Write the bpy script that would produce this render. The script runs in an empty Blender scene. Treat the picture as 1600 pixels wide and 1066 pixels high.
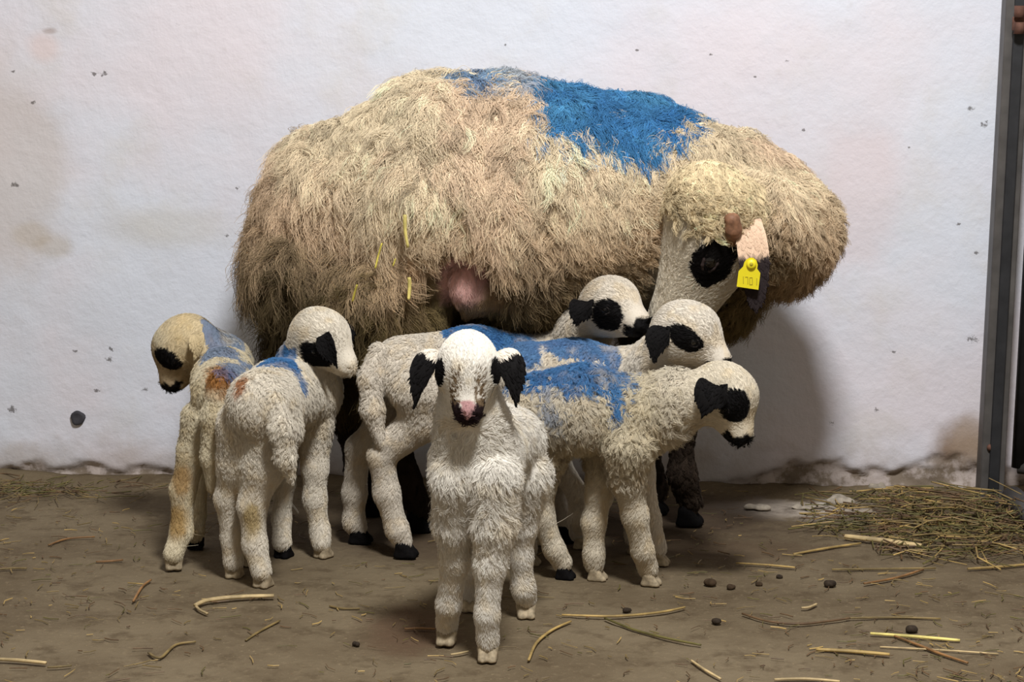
import bpy, math, random
import numpy as np
from mathutils import Vector, Matrix
from mathutils.kdtree import KDTree
from mathutils.bvhtree import BVHTree

C = bpy.context.scene.collection
SC = bpy.context.scene
RNG = np.random.default_rng(7)
random.seed(7)

# ------------------------------------------------------------------ camera
FPX = 3400.0
PITCH, YAW = math.radians(9.0), math.radians(4.2)
CAM = np.array([0.28, -3.96, 0.90])
Rv = np.array([math.cos(YAW), math.sin(YAW), 0.0])
Fv = np.array([-math.sin(YAW) * math.cos(PITCH), math.cos(YAW) * math.cos(PITCH), -math.sin(PITCH)])
Uv = np.cross(Rv, Fv)
cam = bpy.data.cameras.new('camera')
cam.sensor_width = 36.0
cam.lens = FPX / 1600.0 * 36.0
co = bpy.data.objects.new('camera', cam)
C.objects.link(co)
co.matrix_world = Matrix(((Rv[0], Uv[0], -Fv[0], CAM[0]), (Rv[1], Uv[1], -Fv[1], CAM[1]),
                          (Rv[2], Uv[2], -Fv[2], CAM[2]), (0, 0, 0, 1)))
SC.camera = co

# ------------------------------------------------------------------ light
SC.view_settings.view_transform = 'Standard'
SC.view_settings.look = 'None'
SC.view_settings.gamma = 1.0
SC.view_settings.use_curve_mapping = False
SC.view_settings.exposure = 0.0
w = bpy.data.worlds.new('world')
SC.world = w
w.use_nodes = True
w.node_tree.nodes['Background'].inputs['Color'].default_value = (1.0, 0.91, 0.78, 1)
w.node_tree.nodes['Background'].inputs['Strength'].default_value = 0.31


def area(name, loc, target, size, power, color):
    l = bpy.data.lights.new(name, 'AREA')
    l.shape = 'DISK'
    l.size = size
    l.energy = power
    l.color = color
    o = bpy.data.objects.new(name, l)
    C.objects.link(o)
    o.location = loc
    o.rotation_euler = (Vector(target) - Vector(loc)).to_track_quat('-Z', 'Y').to_euler()
    return o


area('barn_lamp', (0.42, -2.30, 2.50), (0.05, -0.2, 0.5), 0.42, 93, (0.97, 0.985, 1.0))


# ------------------------------------------------------------------ pixel <-> place
def ray(px, py):
    return Fv + (px - 800.0) / FPX * Rv - (py - 533.0) / FPX * Uv


def PY(px, py, y):
    d = ray(px, py)
    return CAM + d * ((y - CAM[1]) / d[1])


def PF(px, py, z=0.0):
    d = ray(px, py)
    return CAM + d * ((z - CAM[2]) / d[2])


def MPP(p):                       # metres per pixel at a point
    return float(np.dot(np.asarray(p) - CAM, Fv)) / FPX


def srgb(r, g, b):
    c = np.array([r, g, b], float) / 255.0
    return np.where(c <= 0.04045, c / 12.92, ((c + 0.055) / 1.055) ** 2.4)


def nrm(v):
    v = np.asarray(v, float)
    return v / max(1e-9, np.linalg.norm(v))


# ------------------------------------------------------------------ object helpers
def link(o, parent=None):
    C.objects.link(o)
    if parent is not None:
        o.parent = parent
    return o


def tag(o, label, cat, group=None, kind=None):
    o['label'] = label
    if cat:
        o['category'] = cat
    if group:
        o['group'] = group
    if kind:
        o['kind'] = kind
    return o


def thing(name, label, cat, loc=(0, 0, 0), group=None):
    o = bpy.data.objects.new(name, None)
    o.empty_display_size = 0.05
    C.objects.link(o)
    o.location = [float(v) for v in loc]
    return tag(o, label, cat, group)


def mesh(name, V, Fc, mat, parent=None, origin=(0, 0, 0), col=None, smooth=True):
    V = np.asarray(V, float) - np.asarray(origin, float)
    me = bpy.data.meshes.new(name)
    me.from_pydata(V.tolist(), [], [list(map(int, f)) for f in Fc])
    me.update()
    if smooth:
        me.polygons.foreach_set('use_smooth', [True] * len(me.polygons))
    if col is not None:
        a = me.attributes.new('col', 'FLOAT_COLOR', 'POINT')
        c4 = np.ones((len(V), 4), np.float32)
        c4[:, :3] = col
        a.data.foreach_set('color', c4.ravel())
    me.materials.append(mat)
    o = bpy.data.objects.new(name, me)
    link(o, parent)
    if parent is None:
        o.location = [float(v) for v in origin]
    return o


# ------------------------------------------------------------------ numpy value noise
_T = RNG.random((32, 32, 32))


def vnoise(p, s):
    q = np.asarray(p) * s + 100.0
    i = np.floor(q).astype(int)
    f = q - i
    f = f * f * (3 - 2 * f)
    r = 0
    for a in (0, 1):
        for b in (0, 1):
            for c in (0, 1):
                wgt = (f[..., 0] if a else 1 - f[..., 0]) * (f[..., 1] if b else 1 - f[..., 1]) * (f[..., 2] if c else 1 - f[..., 2])
                r = r + wgt * _T[(i[..., 0] + a) % 32, (i[..., 1] + b) % 32, (i[..., 2] + c) % 32]
    return r


def fbm(p, s, n=3):
    r, a, t = 0, 1.0, 0
    for k in range(n):
        r = r + a * vnoise(p, s * 2 ** k)
        t += a
        a *= 0.5
    return r / t


def sstep(a, b, x):
    t = np.clip((x - a) / (b - a), 0, 1)
    return t * t * (3 - 2 * t)


# ------------------------------------------------------------------ implicit bodies
class Body:
    """smooth union of round cones and ellipsoids, meshed with surface nets"""

    def __init__(s, k=0.02):
        s.pr = []
        s.k = k

    def cone(s, a, b, r0, r1, k=None):
        s.pr.append(('c', np.asarray(a, float), np.asarray(b, float), float(r0), float(r1), k or s.k))

    def chain(s, pts, k=None):
        for (a, ra), (b, rb) in zip(pts, pts[1:]):
            s.cone(a, b, ra, rb, k)

    def ell(s, c, M, r, k=None):     # M rows are the axes
        s.pr.append(('e', np.asarray(c, float), np.asarray(M, float), np.asarray(r, float), None, k or s.k))

    def cut(s, c, M, r, k=0.004):
        s.pr.append(('x', np.asarray(c, float), np.asarray(M, float), np.asarray(r, float), None, k))

    def bounds(s, p):
        if p[0] == 'c':
            lo = np.minimum(p[1] - p[3], p[2] - p[4])
            hi = np.maximum(p[1] + p[3], p[2] + p[4])
        else:
            m = float(np.max(p[3]))
            lo, hi = p[1] - m, p[1] + m
        return lo, hi

    def build(s, h, floor=None):
        bs = [s.bounds(p) for p in s.pr if p[0] != 'x']
        lo = np.min([b[0] for b in bs], 0) - 3 * h
        hi = np.max([b[1] for b in bs], 0) + 3 * h
        n = np.ceil((hi - lo) / h).astype(int) + 1
        D = np.full(n, 0.5, np.float32)
        for p in s.pr:
            b0, b1 = s.bounds(p)
            mg = p[5] + 3 * h
            i0 = np.clip(np.floor((b0 - mg - lo) / h).astype(int), 0, n - 1)
            i1 = np.clip(np.ceil((b1 + mg - lo) / h).astype(int) + 1, 1, n)
            g = np.stack(np.meshgrid(*[lo[a] + h * np.arange(i0[a], i1[a]) for a in range(3)], indexing='ij'), -1)
            if p[0] == 'c':
                ba = p[2] - p[1]
                t = np.clip(((g - p[1]) @ ba) / max(1e-12, ba @ ba), 0, 1)
                d = np.linalg.norm(g - p[1] - t[..., None] * ba, axis=-1) - (p[3] + (p[4] - p[3]) * t)
            else:
                q = (g - p[1]) @ p[2].T
                k0 = np.linalg.norm(q / p[3], axis=-1)
                k1 = np.linalg.norm(q / p[3] ** 2, axis=-1) + 1e-9
                d = k0 * (k0 - 1) / k1
            sl = tuple(slice(i0[a], i1[a]) for a in range(3))
            e = D[sl]
            k = p[5]
            if p[0] == 'x':
                d = -d
                hh = np.maximum(k - np.abs(d - e), 0) / k
                D[sl] = np.maximum(d, e) + hh * hh * k * 0.25
            else:
                hh = np.maximum(k - np.abs(d - e), 0) / k
                D[sl] = np.minimum(d, e) - hh * hh * k * 0.25
        if floor is not None:
            zz = lo[2] + h * np.arange(n[2])
            D = np.maximum(D, (floor - zz)[None, None, :])
        return nets(D, lo, h)


def nets(D, lo, h):
    ins = D < 0
    nx, ny, nz = D.shape
    acc = np.zeros((nx - 1, ny - 1, nz - 1, 3))
    cnt = np.zeros((nx - 1, ny - 1, nz - 1))
    off = [(a, b, c) for a in (0, 1) for b in (0, 1) for c in (0, 1)]
    sub = lambda A, o: A[o[0]:nx - 1 + o[0], o[1]:ny - 1 + o[1], o[2]:nz - 1 + o[2]]
    for o in off:
        for ax in range(3):
            if o[ax] == 0:
                o2 = list(o)
                o2[ax] = 1
                a, b = sub(D, o), sub(D, o2)
                m = (a < 0) != (b < 0)
                t = np.where(m, a / np.where(m, a - b, 1), 0)
                for k in range(3):
                    acc[..., k] += np.where(m, o[k] + (t if k == ax else 0), 0)
                cnt += m
    act = cnt > 0
    idx = np.full(act.shape, -1)
    idx[act] = np.arange(act.sum())
    ii = np.argwhere(act)
    V = lo + h * (ii + acc[act] / cnt[act][:, None])
    Q = []
    for ax in range(3):
        u, v = (ax + 1) % 3, (ax + 2) % 3
        s0 = [slice(1, -1)] * 3
        s0[ax] = slice(0, -1)
        s1 = list(s0)
        s1[ax] = slice(1, None)
        a, b = ins[tuple(s0)], ins[tuple(s1)]
        for flip, m in ((False, a & ~b), (True, ~a & b)):
            e = np.argwhere(m)
            if not len(e):
                continue
            e = e + np.array([0 if k == ax else 1 for k in range(3)])
            du = np.eye(3, dtype=int)[u]
            dv = np.eye(3, dtype=int)[v]
            c = [e - du - dv, e - dv, e, e - du]
            q = np.stack([idx[tuple(x.T)] for x in c], 1)
            Q.append(q[:, ::-1] if flip else q)
    Q = np.concatenate(Q)
    Q = Q[(Q >= 0).all(1)]
    # light smoothing
    E = np.concatenate([Q[:, [0, 1]], Q[:, [1, 2]], Q[:, [2, 3]], Q[:, [3, 0]]])
    for _ in range(2):
        S = np.zeros_like(V)
        N = np.zeros(len(V))
        np.add.at(S, E[:, 0], V[E[:, 1]])
        np.add.at(S, E[:, 1], V[E[:, 0]])
        np.add.at(N, E[:, 0], 1)
        np.add.at(N, E[:, 1], 1)
        V = V * 0.5 + 0.5 * S / N[:, None]
    return V, Q


# ------------------------------------------------------------------ materials
def mat_base(name):
    m = bpy.data.materials.new(name)
    m.use_nodes = True
    nt = m.node_tree
    return m, nt, nt.nodes['Principled BSDF']


def simple(name, rgb, rough=0.6, metal=0.0, spec=0.4, noise=0.0, scale=40.0):
    m, nt, b = mat_base(name)
    b.inputs['Roughness'].default_value = rough
    b.inputs['Metallic'].default_value = metal
    b.inputs['Specular IOR Level'].default_value = spec
    c = srgb(*rgb)
    if noise:
        tc = nt.nodes.new('ShaderNodeTexCoord')
        n = nt.nodes.new('ShaderNodeTexNoise')
        n.inputs['Scale'].default_value = scale
        n.inputs['Detail'].default_value = 5
        r = nt.nodes.new('ShaderNodeValToRGB')
        r.color_ramp.elements[0].color = (*(c * (1 - noise)), 1)
        r.color_ramp.elements[1].color = (*np.minimum(1, c * (1 + noise)), 1)
        r.color_ramp.elements[0].position = 0.3
        r.color_ramp.elements[1].position = 0.7
        nt.links.new(tc.outputs['Object'], n.inputs['Vector'])
        nt.links.new(n.outputs['Fac'], r.inputs['Fac'])
        nt.links.new(r.outputs['Color'], b.inputs['Base Color'])
        bp = nt.nodes.new('ShaderNodeBump')
        bp.inputs['Strength'].default_value = 0.3
        bp.inputs['Distance'].default_value = 0.002
        nt.links.new(n.outputs['Fac'], bp.inputs['Height'])
        nt.links.new(bp.outputs['Normal'], b.inputs['Normal'])
    else:
        b.inputs['Base Color'].default_value = (*c, 1)
    return m


def attr_mat(name, rough=0.85, spec=0.15, hair=False, soft=0.5):
    m, nt, b = mat_base(name)
    a = nt.nodes.new('ShaderNodeAttribute')
    a.attribute_name = 'col'
    nt.links.new(a.outputs['Color'], b.inputs['Base Color'])
    b.inputs['Roughness'].default_value = rough
    b.inputs['Specular IOR Level'].default_value = spec
    if hair:
        n = nt.nodes.new('ShaderNodeAttribute')
        n.attribute_name = 'root_normal'
        g = nt.nodes.new('ShaderNodeNewGeometry')
        mx = nt.nodes.new('ShaderNodeMix')
        mx.data_type = 'VECTOR'
        mx.inputs['Factor'].default_value = soft
        nz = nt.nodes.new('ShaderNodeVectorMath')
        nz.operation = 'NORMALIZE'
        nt.links.new(g.outputs['Normal'], mx.inputs[4])
        nt.links.new(n.outputs['Vector'], mx.inputs[5])
        nt.links.new(mx.outputs[1], nz.inputs[0])
        nt.links.new(nz.outputs[0], b.inputs['Normal'])
    return m


M_SKIN = attr_mat('animal_skin', 0.8, 0.15)
M_HAIR = attr_mat('wool_fibre', 0.85, 0.10, True, 0.55)
M_EYE = simple('eye_gloss', (14, 10, 8), 0.08, 0, 0.6)
M_HORN = simple('horn', (134, 96, 72), 0.6, 0, 0.3, 0.35, 120)
M_HOOF_DARK = simple('hoof_dark', (18, 16, 16), 0.85, 0, 0.08, 0.3, 150)
M_HOOF_PALE = simple('hoof_pale', (158, 142, 116), 0.7, 0, 0.25, 0.35, 150)
M_TAG = simple('tag_plastic', (232, 214, 40), 0.4, 0, 0.4)
M_TAGDARK = simple('tag_print', (176, 160, 36), 0.6)


# ------------------------------------------------------------------ fur
def tri_sample(V, Q, n, weight=None):
    T = np.concatenate([Q[:, [0, 1, 2]], Q[:, [0, 2, 3]]]) if Q.shape[1] == 4 else Q
    a, b, c = V[T[:, 0]], V[T[:, 1]], V[T[:, 2]]
    cr = np.cross(b - a, c - a)
    ar = np.linalg.norm(cr, axis=1) * 0.5
    p = ar.copy()
    if weight is not None:
        p *= weight((a + b + c) / 3)
    t = RNG.choice(len(T), n, p=p / p.sum())
    u, v = RNG.random(n), RNG.random(n)
    s = u + v > 1
    u[s], v[s] = 1 - u[s], 1 - v[s]
    P = a[t] + u[:, None] * (b[t] - a[t]) + v[:, None] * (c[t] - a[t])
    # smooth vertex normals
    N = np.zeros_like(V)
    for k in range(3):
        np.add.at(N, T[:, k], cr)
    N /= np.linalg.norm(N, axis=1)[:, None] + 1e-12
    n_ = N[T[t, 0]] * (1 - u - v)[:, None] + N[T[t, 1]] * u[:, None] + N[T[t, 2]] * v[:, None]
    return P, n_ / (np.linalg.norm(n_, axis=1)[:, None] + 1e-12)


def fur(name, parent, origin, V, Q, n, length, flow, color, lift=0.45, K=4, rad=0.0005, clump=0.008,
        clump_pull=0.6, curl=0.0, curl_freq=2.0, droop=0.3, weight=None, jitter=0.25, cvar=0.10, per=22):
    P, N = tri_sample(V, Q, n, weight)
    L = length(P) * RNG.uniform(0.65, 1.15, n)
    Fl = flow(P)
    Fl = Fl - N * np.sum(Fl * N, 1)[:, None]
    Fl /= np.linalg.norm(Fl, axis=1)[:, None] + 1e-6
    # clump membership
    nc = max(20, int(n / per))
    ci = RNG.choice(n, nc, replace=False)
    kd = KDTree(nc)
    for j, i in enumerate(ci):
        kd.insert(P[i], j)
    kd.balance()
    own = np.fromiter((kd.find(p)[1] for p in P), int, n)
    cj = RNG.normal(0, 1, (nc, 3))
    D = Fl + cj[own] * jitter + RNG.normal(0, 0.12, (n, 3))
    D -= N * np.sum(D * N, 1)[:, None]
    D /= np.linalg.norm(D, axis=1)[:, None] + 1e-6
    lf = lift if np.isscalar(lift) else lift(P)
    lf = np.clip(lf * RNG.uniform(0.7, 1.3, n), 0.02, 1.2)
    Lc = L[ci][own]
    Pc, Nc, Dc, lfc = P[ci][own], N[ci][own], D[ci][own], lf[ci][own]
    ph = RNG.uniform(0, 6.28, nc)[own]
    side = np.cross(N, D)
    pts = np.zeros((n, K, 3))
    down = np.array([0, 0, -1.0])
    for k in range(K):
        u = k / (K - 1)

        def path(P_, N_, D_, L_, lf_):
            x = P_ + L_[:, None] * (N_ * (lf_ * (u - 0.35 * u * u))[:, None] * 1.3 + D_ * (u * (1 - 0.25 * lf_))[:, None]
                                    + down * droop * u * u * (0.3 + lf_)[:, None])
            return x
        x = path(P, N, D, L, lf)
        xc = path(Pc, Nc, Dc, 0.5 * (Lc + L), lfc)
        pull = clump_pull * u ** 1.3
        x = x * (1 - pull) + xc * pull
        if curl:
            amp = curl * L * u
            x = x + side * (amp * np.sin(ph + u * 6.28 * curl_freq))[:, None] + N * (amp * 0.7 * np.cos(ph + u * 6.28 * curl_freq))[:, None]
        if k:
            x = x + RNG.normal(0, 0.04, (n, 3)) * L[:, None] * u
        pts[:, k] = x
    pts[..., 2] = np.maximum(pts[..., 2], 0.003)
    col = color(P)
    col = col * (1 + cvar * RNG.normal(0, 1, nc)[own])[:, None] * (1 + 0.06 * RNG.normal(0, 1, n))[:, None]
    col = np.clip(col, 0.002, 0.95)
    cu = bpy.data.hair_curves.new(name)
    cu.add_curves([K] * n)
    cu.position_data.foreach_set('vector', (pts - np.asarray(origin)).astype(np.float32).ravel())
    r = cu.attributes.new('radius', 'FLOAT', 'POINT')
    prof = np.linspace(1, 0.35, K)[None, :] * np.ones((n, 1)) * rad
    r.data.foreach_set('value', prof.astype(np.float32).ravel())
    a = cu.attributes.new('col', 'FLOAT_COLOR', 'CURVE')
    c4 = np.ones((n, 4), np.float32)
    c4[:, :3] = col
    a.data.foreach_set('color', c4.ravel())
    b = cu.attributes.new('root_normal', 'FLOAT_VECTOR', 'CURVE')
    b.data.foreach_set('vector', N.astype(np.float32).ravel())
    cu.materials.append(M_HAIR)
    o = bpy.data.objects.new(name, cu)
    link(o, parent)
    return o


# ------------------------------------------------------------------ animal pieces
def in_poly(x, z, poly):
    r = np.zeros(x.shape, bool)
    n = len(poly)
    for i in range(n):
        x0, z0 = poly[i]
        x1, z1 = poly[(i + 1) % n]
        c = ((z0 > z) != (z1 > z)) & (x < (x1 - x0) * (z - z0) / (z1 - z0 + 1e-12) + x0)
        r ^= c
    return r


def leaf(base, mid, tip, wdir, width, thick, nu=14, nv=9, cup=0.35, prof=None):
    """a cupped leaf-shaped ear along a bent line, a closed sheet of real thickness"""
    base, mid, tip = map(np.asarray, (base, mid, tip))
    V, idx = [], {}
    for s_ in (0, 1):
        for i in range(nu + 1):
            u = i / nu
            c = (1 - u) ** 2 * base + 2 * u * (1 - u) * mid + u * u * tip
            tn = nrm(2 * (1 - u) * (mid - base) + 2 * u * (tip - mid))
            wd = nrm(wdir - tn * np.dot(wdir, tn))
            nn = np.cross(tn, wd)
            pw = prof(u) if prof else (0.45 + 0.75 * math.sin(math.pi * min(1, u * 0.9 + 0.12)) ** 0.8) * (1 - u ** 4) + 0.02
            for j in range(nv + 1):
                v = j / nv * 2 - 1
                edge = math.sqrt(max(0, 1 - v * v))
                p = c + wd * v * width * 0.5 * pw + nn * (cup * width * 0.5 * pw * v * v + (thick * 0.5 * edge * (1 if s_ else -1)) * (0.4 + 0.6 * (1 - u)))
                idx[s_, i, j] = len(V)
                V.append(p)
    Q = []
    for i in range(nu):
        for j in range(nv):
            Q.append([idx[1, i, j], idx[1, i + 1, j], idx[1, i + 1, j + 1], idx[1, i, j + 1]])
            Q.append([idx[0, i, j], idx[0, i, j + 1], idx[0, i + 1, j + 1], idx[0, i + 1, j]])
        Q.append([idx[0, i, 0], idx[0, i + 1, 0], idx[1, i + 1, 0], idx[1, i, 0]])
        Q.append([idx[0, i, nv], idx[1, i, nv], idx[1, i + 1, nv], idx[0, i + 1, nv]])
    for i in (0, nu):
        for j in range(nv):
            q = [idx[0, i, j], idx[1, i, j], idx[1, i, j + 1], idx[0, i, j + 1]]
            Q.append(q if i == 0 else q[::-1])
    return np.array(V), np.array(Q)


def ball(c, r, M=None, nu=16, nv=10):
    V, Q = [], []
    M = np.eye(3) if M is None else np.asarray(M)
    for i in range(nv + 1):
        th = math.pi * i / nv
        for j in range(nu):
            ph = 2 * math.pi * j / nu
            V.append(np.asarray(c) + (np.array([math.sin(th) * math.cos(ph), math.sin(th) * math.sin(ph), math.cos(th)]) * r) @ M)
    for i in range(nv):
        for j in range(nu):
            Q.append([i * nu + j, (i + 1) * nu + j, (i + 1) * nu + (j + 1) % nu, i * nu + (j + 1) % nu])
    return np.array(V), np.array(Q)


def hoof(parent, origin, p, face, size, mat):
    """two claws with a cleft between, sole on the floor"""
    f = nrm([face[0], face[1], 0])
    s = np.cross([0, 0, 1.0], f)
    HOOVES.append((p[0], p[1]))
    b = Body(size * 0.15)
    p = np.array([p[0], p[1], 0.0])
    for k in (-1, 1):
        a = p + s * k * size * 0.36 - f * size * 0.25 + np.array([0, 0, size * 0.95])
        e = p + s * k * size * 0.34 + f * size * 0.45 + np.array([0, 0, size * 0.22])
        c = p + s * k * size * 0.34 - f * size * 0.45 + np.array([0, 0, size * 0.22])
        b.cone(a, e, size * 0.40, size * 0.30)
        b.cone(a, c, size * 0.40, size * 0.30)
        b.cone(e, c, size * 0.32, size * 0.34)
    V, Q = b.build(size / 8.0, floor=0.001)
    mesh('hoof', V, Q, mat, parent, origin)


BLUE = srgb(84, 132, 176)
BLUE_D = srgb(42, 84, 138)
HOOVES = []


def make_lamb(d):
    y0 = PF(*d['ref'])[1]
    P = lambda px, py, dy=0.0: PY(px, py, y0 + dy)
    S = lambda px, py, dy, r: (P(px, py, dy), r * d.get('fat', 0.93) * MPP(P(px, py, dy)))
    feet = [PF(*l['hoof']) for l in d['legs']]
    origin = np.array([np.mean([f[0] for f in feet]), np.mean([f[1] for f in feet]), 0.0])
    root = thing('lamb', d['label'], 'lamb', origin, 'six newborn lambs in front of the ewe')
    body = Body(0.022)
    tor = [S(*t) for t in d['torso']]
    body.chain(tor, 0.03)
    body.chain([S(*t) for t in d['neck']], 0.03)
    # head
    hc, hn = P(*d['head'][0]), P(*d['head'][1])
    L = d['head'][2] * MPP(hc)
    f = nrm(hn - hc)
    up = np.asarray(d.get('up', (0, 0, 1.0)), float)
    u = nrm(up - f * np.dot(up, f))
    s = np.cross(f, u)
    Mh = np.array([f, u, s])
    H = lambda a, b, c: hc + L * (a * f + b * u + c * s)
    body.ell(hc, Mh, L * np.array([0.43, 0.41, 0.35]), 0.02)
    body.ell(H(0.12, 0.10, 0), Mh, L * np.array([0.34, 0.30, 0.31]), 0.02)
    body.cone(H(0.15, -0.06, 0), H(0.58, -0.09, 0), L * 0.27, L * 0.155, 0.015)
    body.cone(H(0.16, 0.13, 0), H(0.60, -0.03, 0), L * 0.245, L * 0.13, 0.02)
    body.cone(H(0.55, -0.03, 0), H(0.66, -0.07, 0), L * 0.14, L * 0.12, 0.01)
    body.cone(H(0.0, -0.22, 0), H(0.56, -0.20, 0), L * 0.20, L * 0.10, 0.012)
    for k in (-1, 1):
        body.ell(H(0.20, 0.06, 0.27 * k), Mh, L * np.array([0.13, 0.10, 0.09]), 0.012)
        body.cut(H(0.735, -0.02, 0.075 * k), Mh, L * np.array([0.06, 0.025, 0.03]), 0.003)
    for k in (-1, 1):
        body.cut(H(0.62, -0.165, 0.10 * k), Mh, L * np.array([0.16, 0.012, 0.08]), 0.003)
    for l in d['legs']:
        hf = PF(*l['hoof'])
        hp = S(*l['hip'])
        pts = [hp]
        y_h, py_h, py_f = hp[0][1], l['hip'][1], l['hoof'][1]
        for (px, py, r) in l['j']:
            t = (py - py_h) / (py_f - py_h)
            q = PY(px, py, y_h + (hf[1] - y_h) * t)
            pts.append((q, r * d.get('slim', 0.90) * MPP(q)))
        fetl = np.array([hf[0], hf[1], 0.028]) - nrm([l['face'][0], l['face'][1], 0]) * 0.006
        pts.append((fetl, 0.0155))
        body.chain(pts, 0.012)
        hoof(root, origin, hf, l['face'], d.get('hoof', 0.0195), M_HOOF_DARK if l.get('dark') else M_HOOF_PALE)
    if 'tail' in d:
        body.chain([S(*t) for t in d['tail']], 0.01)
    V, Q = body.build(0.0046, floor=0.012)
    fw = nrm(np.array(d['fwd'], float))
    polys = []
    for poly, dy, strength, *ym in d.get('blue', []):
        w_ = [P(px, py, dy) for px, py in poly]
        polys.append(([(p[0], p[2]) for p in w_], strength, y0 + ym[0] if ym else -9.0))
    stains = [(P(*st[0]), st[1] * MPP(P(*st[0])), srgb(*st[2]), st[3]) for st in d.get('stain', [])]
    white = srgb(*d.get('white', (226, 216, 200)))
    pin = d.get('patch', {})
    px_c, px_r = pin.get('eye', ((0.22, 0.02, 0.30), (0.20, 0.19, 0.16)))

    def color(p):
        n1 = fbm(p, 18)[:, None]
        n2 = fbm(p, 60, 2)[:, None]
        c = white * (0.86 + 0.24 * n1) * (1 - np.array([0.0, 0.05, 0.14]) * sstep(0.5, 0.75, n2))
        for cs, r, sc_, a in stains:
            k = a * sstep(1.2, 0.5, np.linalg.norm((p - cs) * np.array([1, 0.6, 0.55]), axis=1) / r + 0.7 * (n2[:, 0] - 0.5))
            c = c * (1 - k[:, None]) + sc_ * k[:, None]
        q = p + 0.012 * (np.stack([vnoise(p, 45), vnoise(p + 9, 45), vnoise(p + 5, 45)], 1) - 0.5) * 2
        for poly, st, ymin in polys:
            k = in_poly(q[:, 0], q[:, 2], poly) * (q[:, 1] > ymin) * st * (0.55 + 0.45 * sstep(0.30, 0.5, n1[:, 0] * 0.5 + n2[:, 0] * 0.5))
            bl = BLUE_D + (BLUE - BLUE_D) * n2
            c = c * (1 - k[:, None]) + bl * k[:, None]
        h = ((p - hc) @ Mh.T) / L
        wob = 0.16 * (vnoise(p, 90) - 0.5)
        blk = srgb(20, 18, 18)
        for k in (-1, 1):
            e = np.linalg.norm((h - np.array(px_c) * [1, 1, k]) / np.array(px_r), axis=1) + wob
            m = (e < 1)
            c[m] = blk
        # muzzle
        if pin.get('nose', True):
            mz = pin.get('muz', (0.60, -0.155, 0.14))
            near = (h[:, 0] < 0.85) & (h[:, 1] > -0.40) & (np.abs(h[:, 2]) < 0.26)
            m = near & (h[:, 0] > 0.66 + wob * 0.3) & (h[:, 1] < 0.05)
            m |= near & (h[:, 0] > mz[0] - 0.12 + wob * 0.3) & (h[:, 1] < mz[1] + 0.035 + wob * 0.2) & (h[:, 1] > mz[1] - mz[2])
            if pin.get('pink'):
                bk = near & (h[:, 1] < 0.10) & (h[:, 0] > 0.61 - 0.25 * np.abs(h[:, 2]) + wob * 0.3)
                bk |= near & (h[:, 1] < -0.10) & (h[:, 0] > 0.53 + wob * 0.2)
                bk &= (np.abs(h[:, 2]) < 0.21) & (h[:, 1] > -0.34)
                c[bk] = srgb(40, 28, 30)
                pk = near & (h[:, 0] > 0.62) & (np.abs(h[:, 2]) < 0.6 * (h[:, 1] + 0.03)) & (h[:, 1] > -0.03)
                c[pk] = srgb(190, 146, 144)
            else:
                c[m] = blk
        if 'face' in d:
            k = (sstep(0.15, 0.40, h[:, 0] + wob) * (np.linalg.norm(h - [0.4, 0, 0], axis=1) < 0.6))[:, None] * 0.8
            dk = (c.sum(1) < 0.1)[:, None]
            c = np.where(dk, c, c * (1 - k) + srgb(*d['face']) * (0.8 + 0.4 * n2) * k)
        for fx in d.get('freck', []):
            m = (np.abs(h[:, 2] - fx[0]) < 0.07) & (h[:, 0] > 0.30) & (h[:, 0] < 0.62) & (h[:, 1] < 0.4) & (vnoise(p, 420) > 0.52) & (h[:, 1] > -0.05)
            c[m] = srgb(120, 100, 76)
        return c
    mesh('body', V, Q, M_SKIN, root, origin, color(V))
    zt = float(np.min([t[0][2] - t[1] for t in tor]))
    wool_l = d.get('wool', 0.016)

    def woolly(p):                                 # 1 on trunk and neck, 0 on head and lower legs
        hd = np.linalg.norm(p - (hc + f * L * 0.12), axis=1) / L
        return sstep(zt - d.get('leggy', 0.085), zt + 0.03, p[:, 2]) * sstep(0.55, 0.85, hd)

    def len_wool(p):
        return 0.005 + (wool_l - 0.005) * woolly(p)

    def len_coat(p):
        h = ((p - hc) @ Mh.T) / L
        near = (h[:, 0] > 0.3) & (h[:, 0] < 0.85) & (np.abs(h[:, 1]) < 0.4) & (np.abs(h[:, 2]) < 0.3)
        l = np.full(len(p), 0.0062)
        return np.where(near, 0.0062 - 0.0050 * sstep(0.3, 0.62, h[:, 0]), l)

    def flow(p):
        hd = np.linalg.norm(p - (hc + f * L * 0.15), axis=1) / L
        k = sstep(0.9, 0.5, hd)[:, None]
        wv = 0.5 * (np.stack([vnoise(p, 40), vnoise(p + 4, 40), vnoise(p + 8, 40)], 1) - 0.5) * (1 - k)
        return (-fw * 0.5 + np.array([0, 0, -0.9]) + wv) * (1 - k) - f * k

    fur('wool', root, origin, V, Q, d.get('n', 90000), len_wool, flow, color, lift=d.get('lift', 0.34), K=5, rad=0.00036,
        clump_pull=d.get('clump', 0.42), per=d.get('per', 7), curl=d.get('curl', 0.14), curl_freq=0.9, droop=0.2, jitter=d.get('jit', 0.45), cvar=0.05,
        weight=lambda c: 0.001 + woolly(c))
    fur('coat', root, origin, V, Q, 70000, len_coat, flow, color, lift=0.30, K=3, rad=0.00032,
        clump_pull=0.3, per=7, droop=0.1, jitter=0.22, cvar=0.035, weight=lambda c: 0.02 + (1 - woolly(c)))
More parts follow.
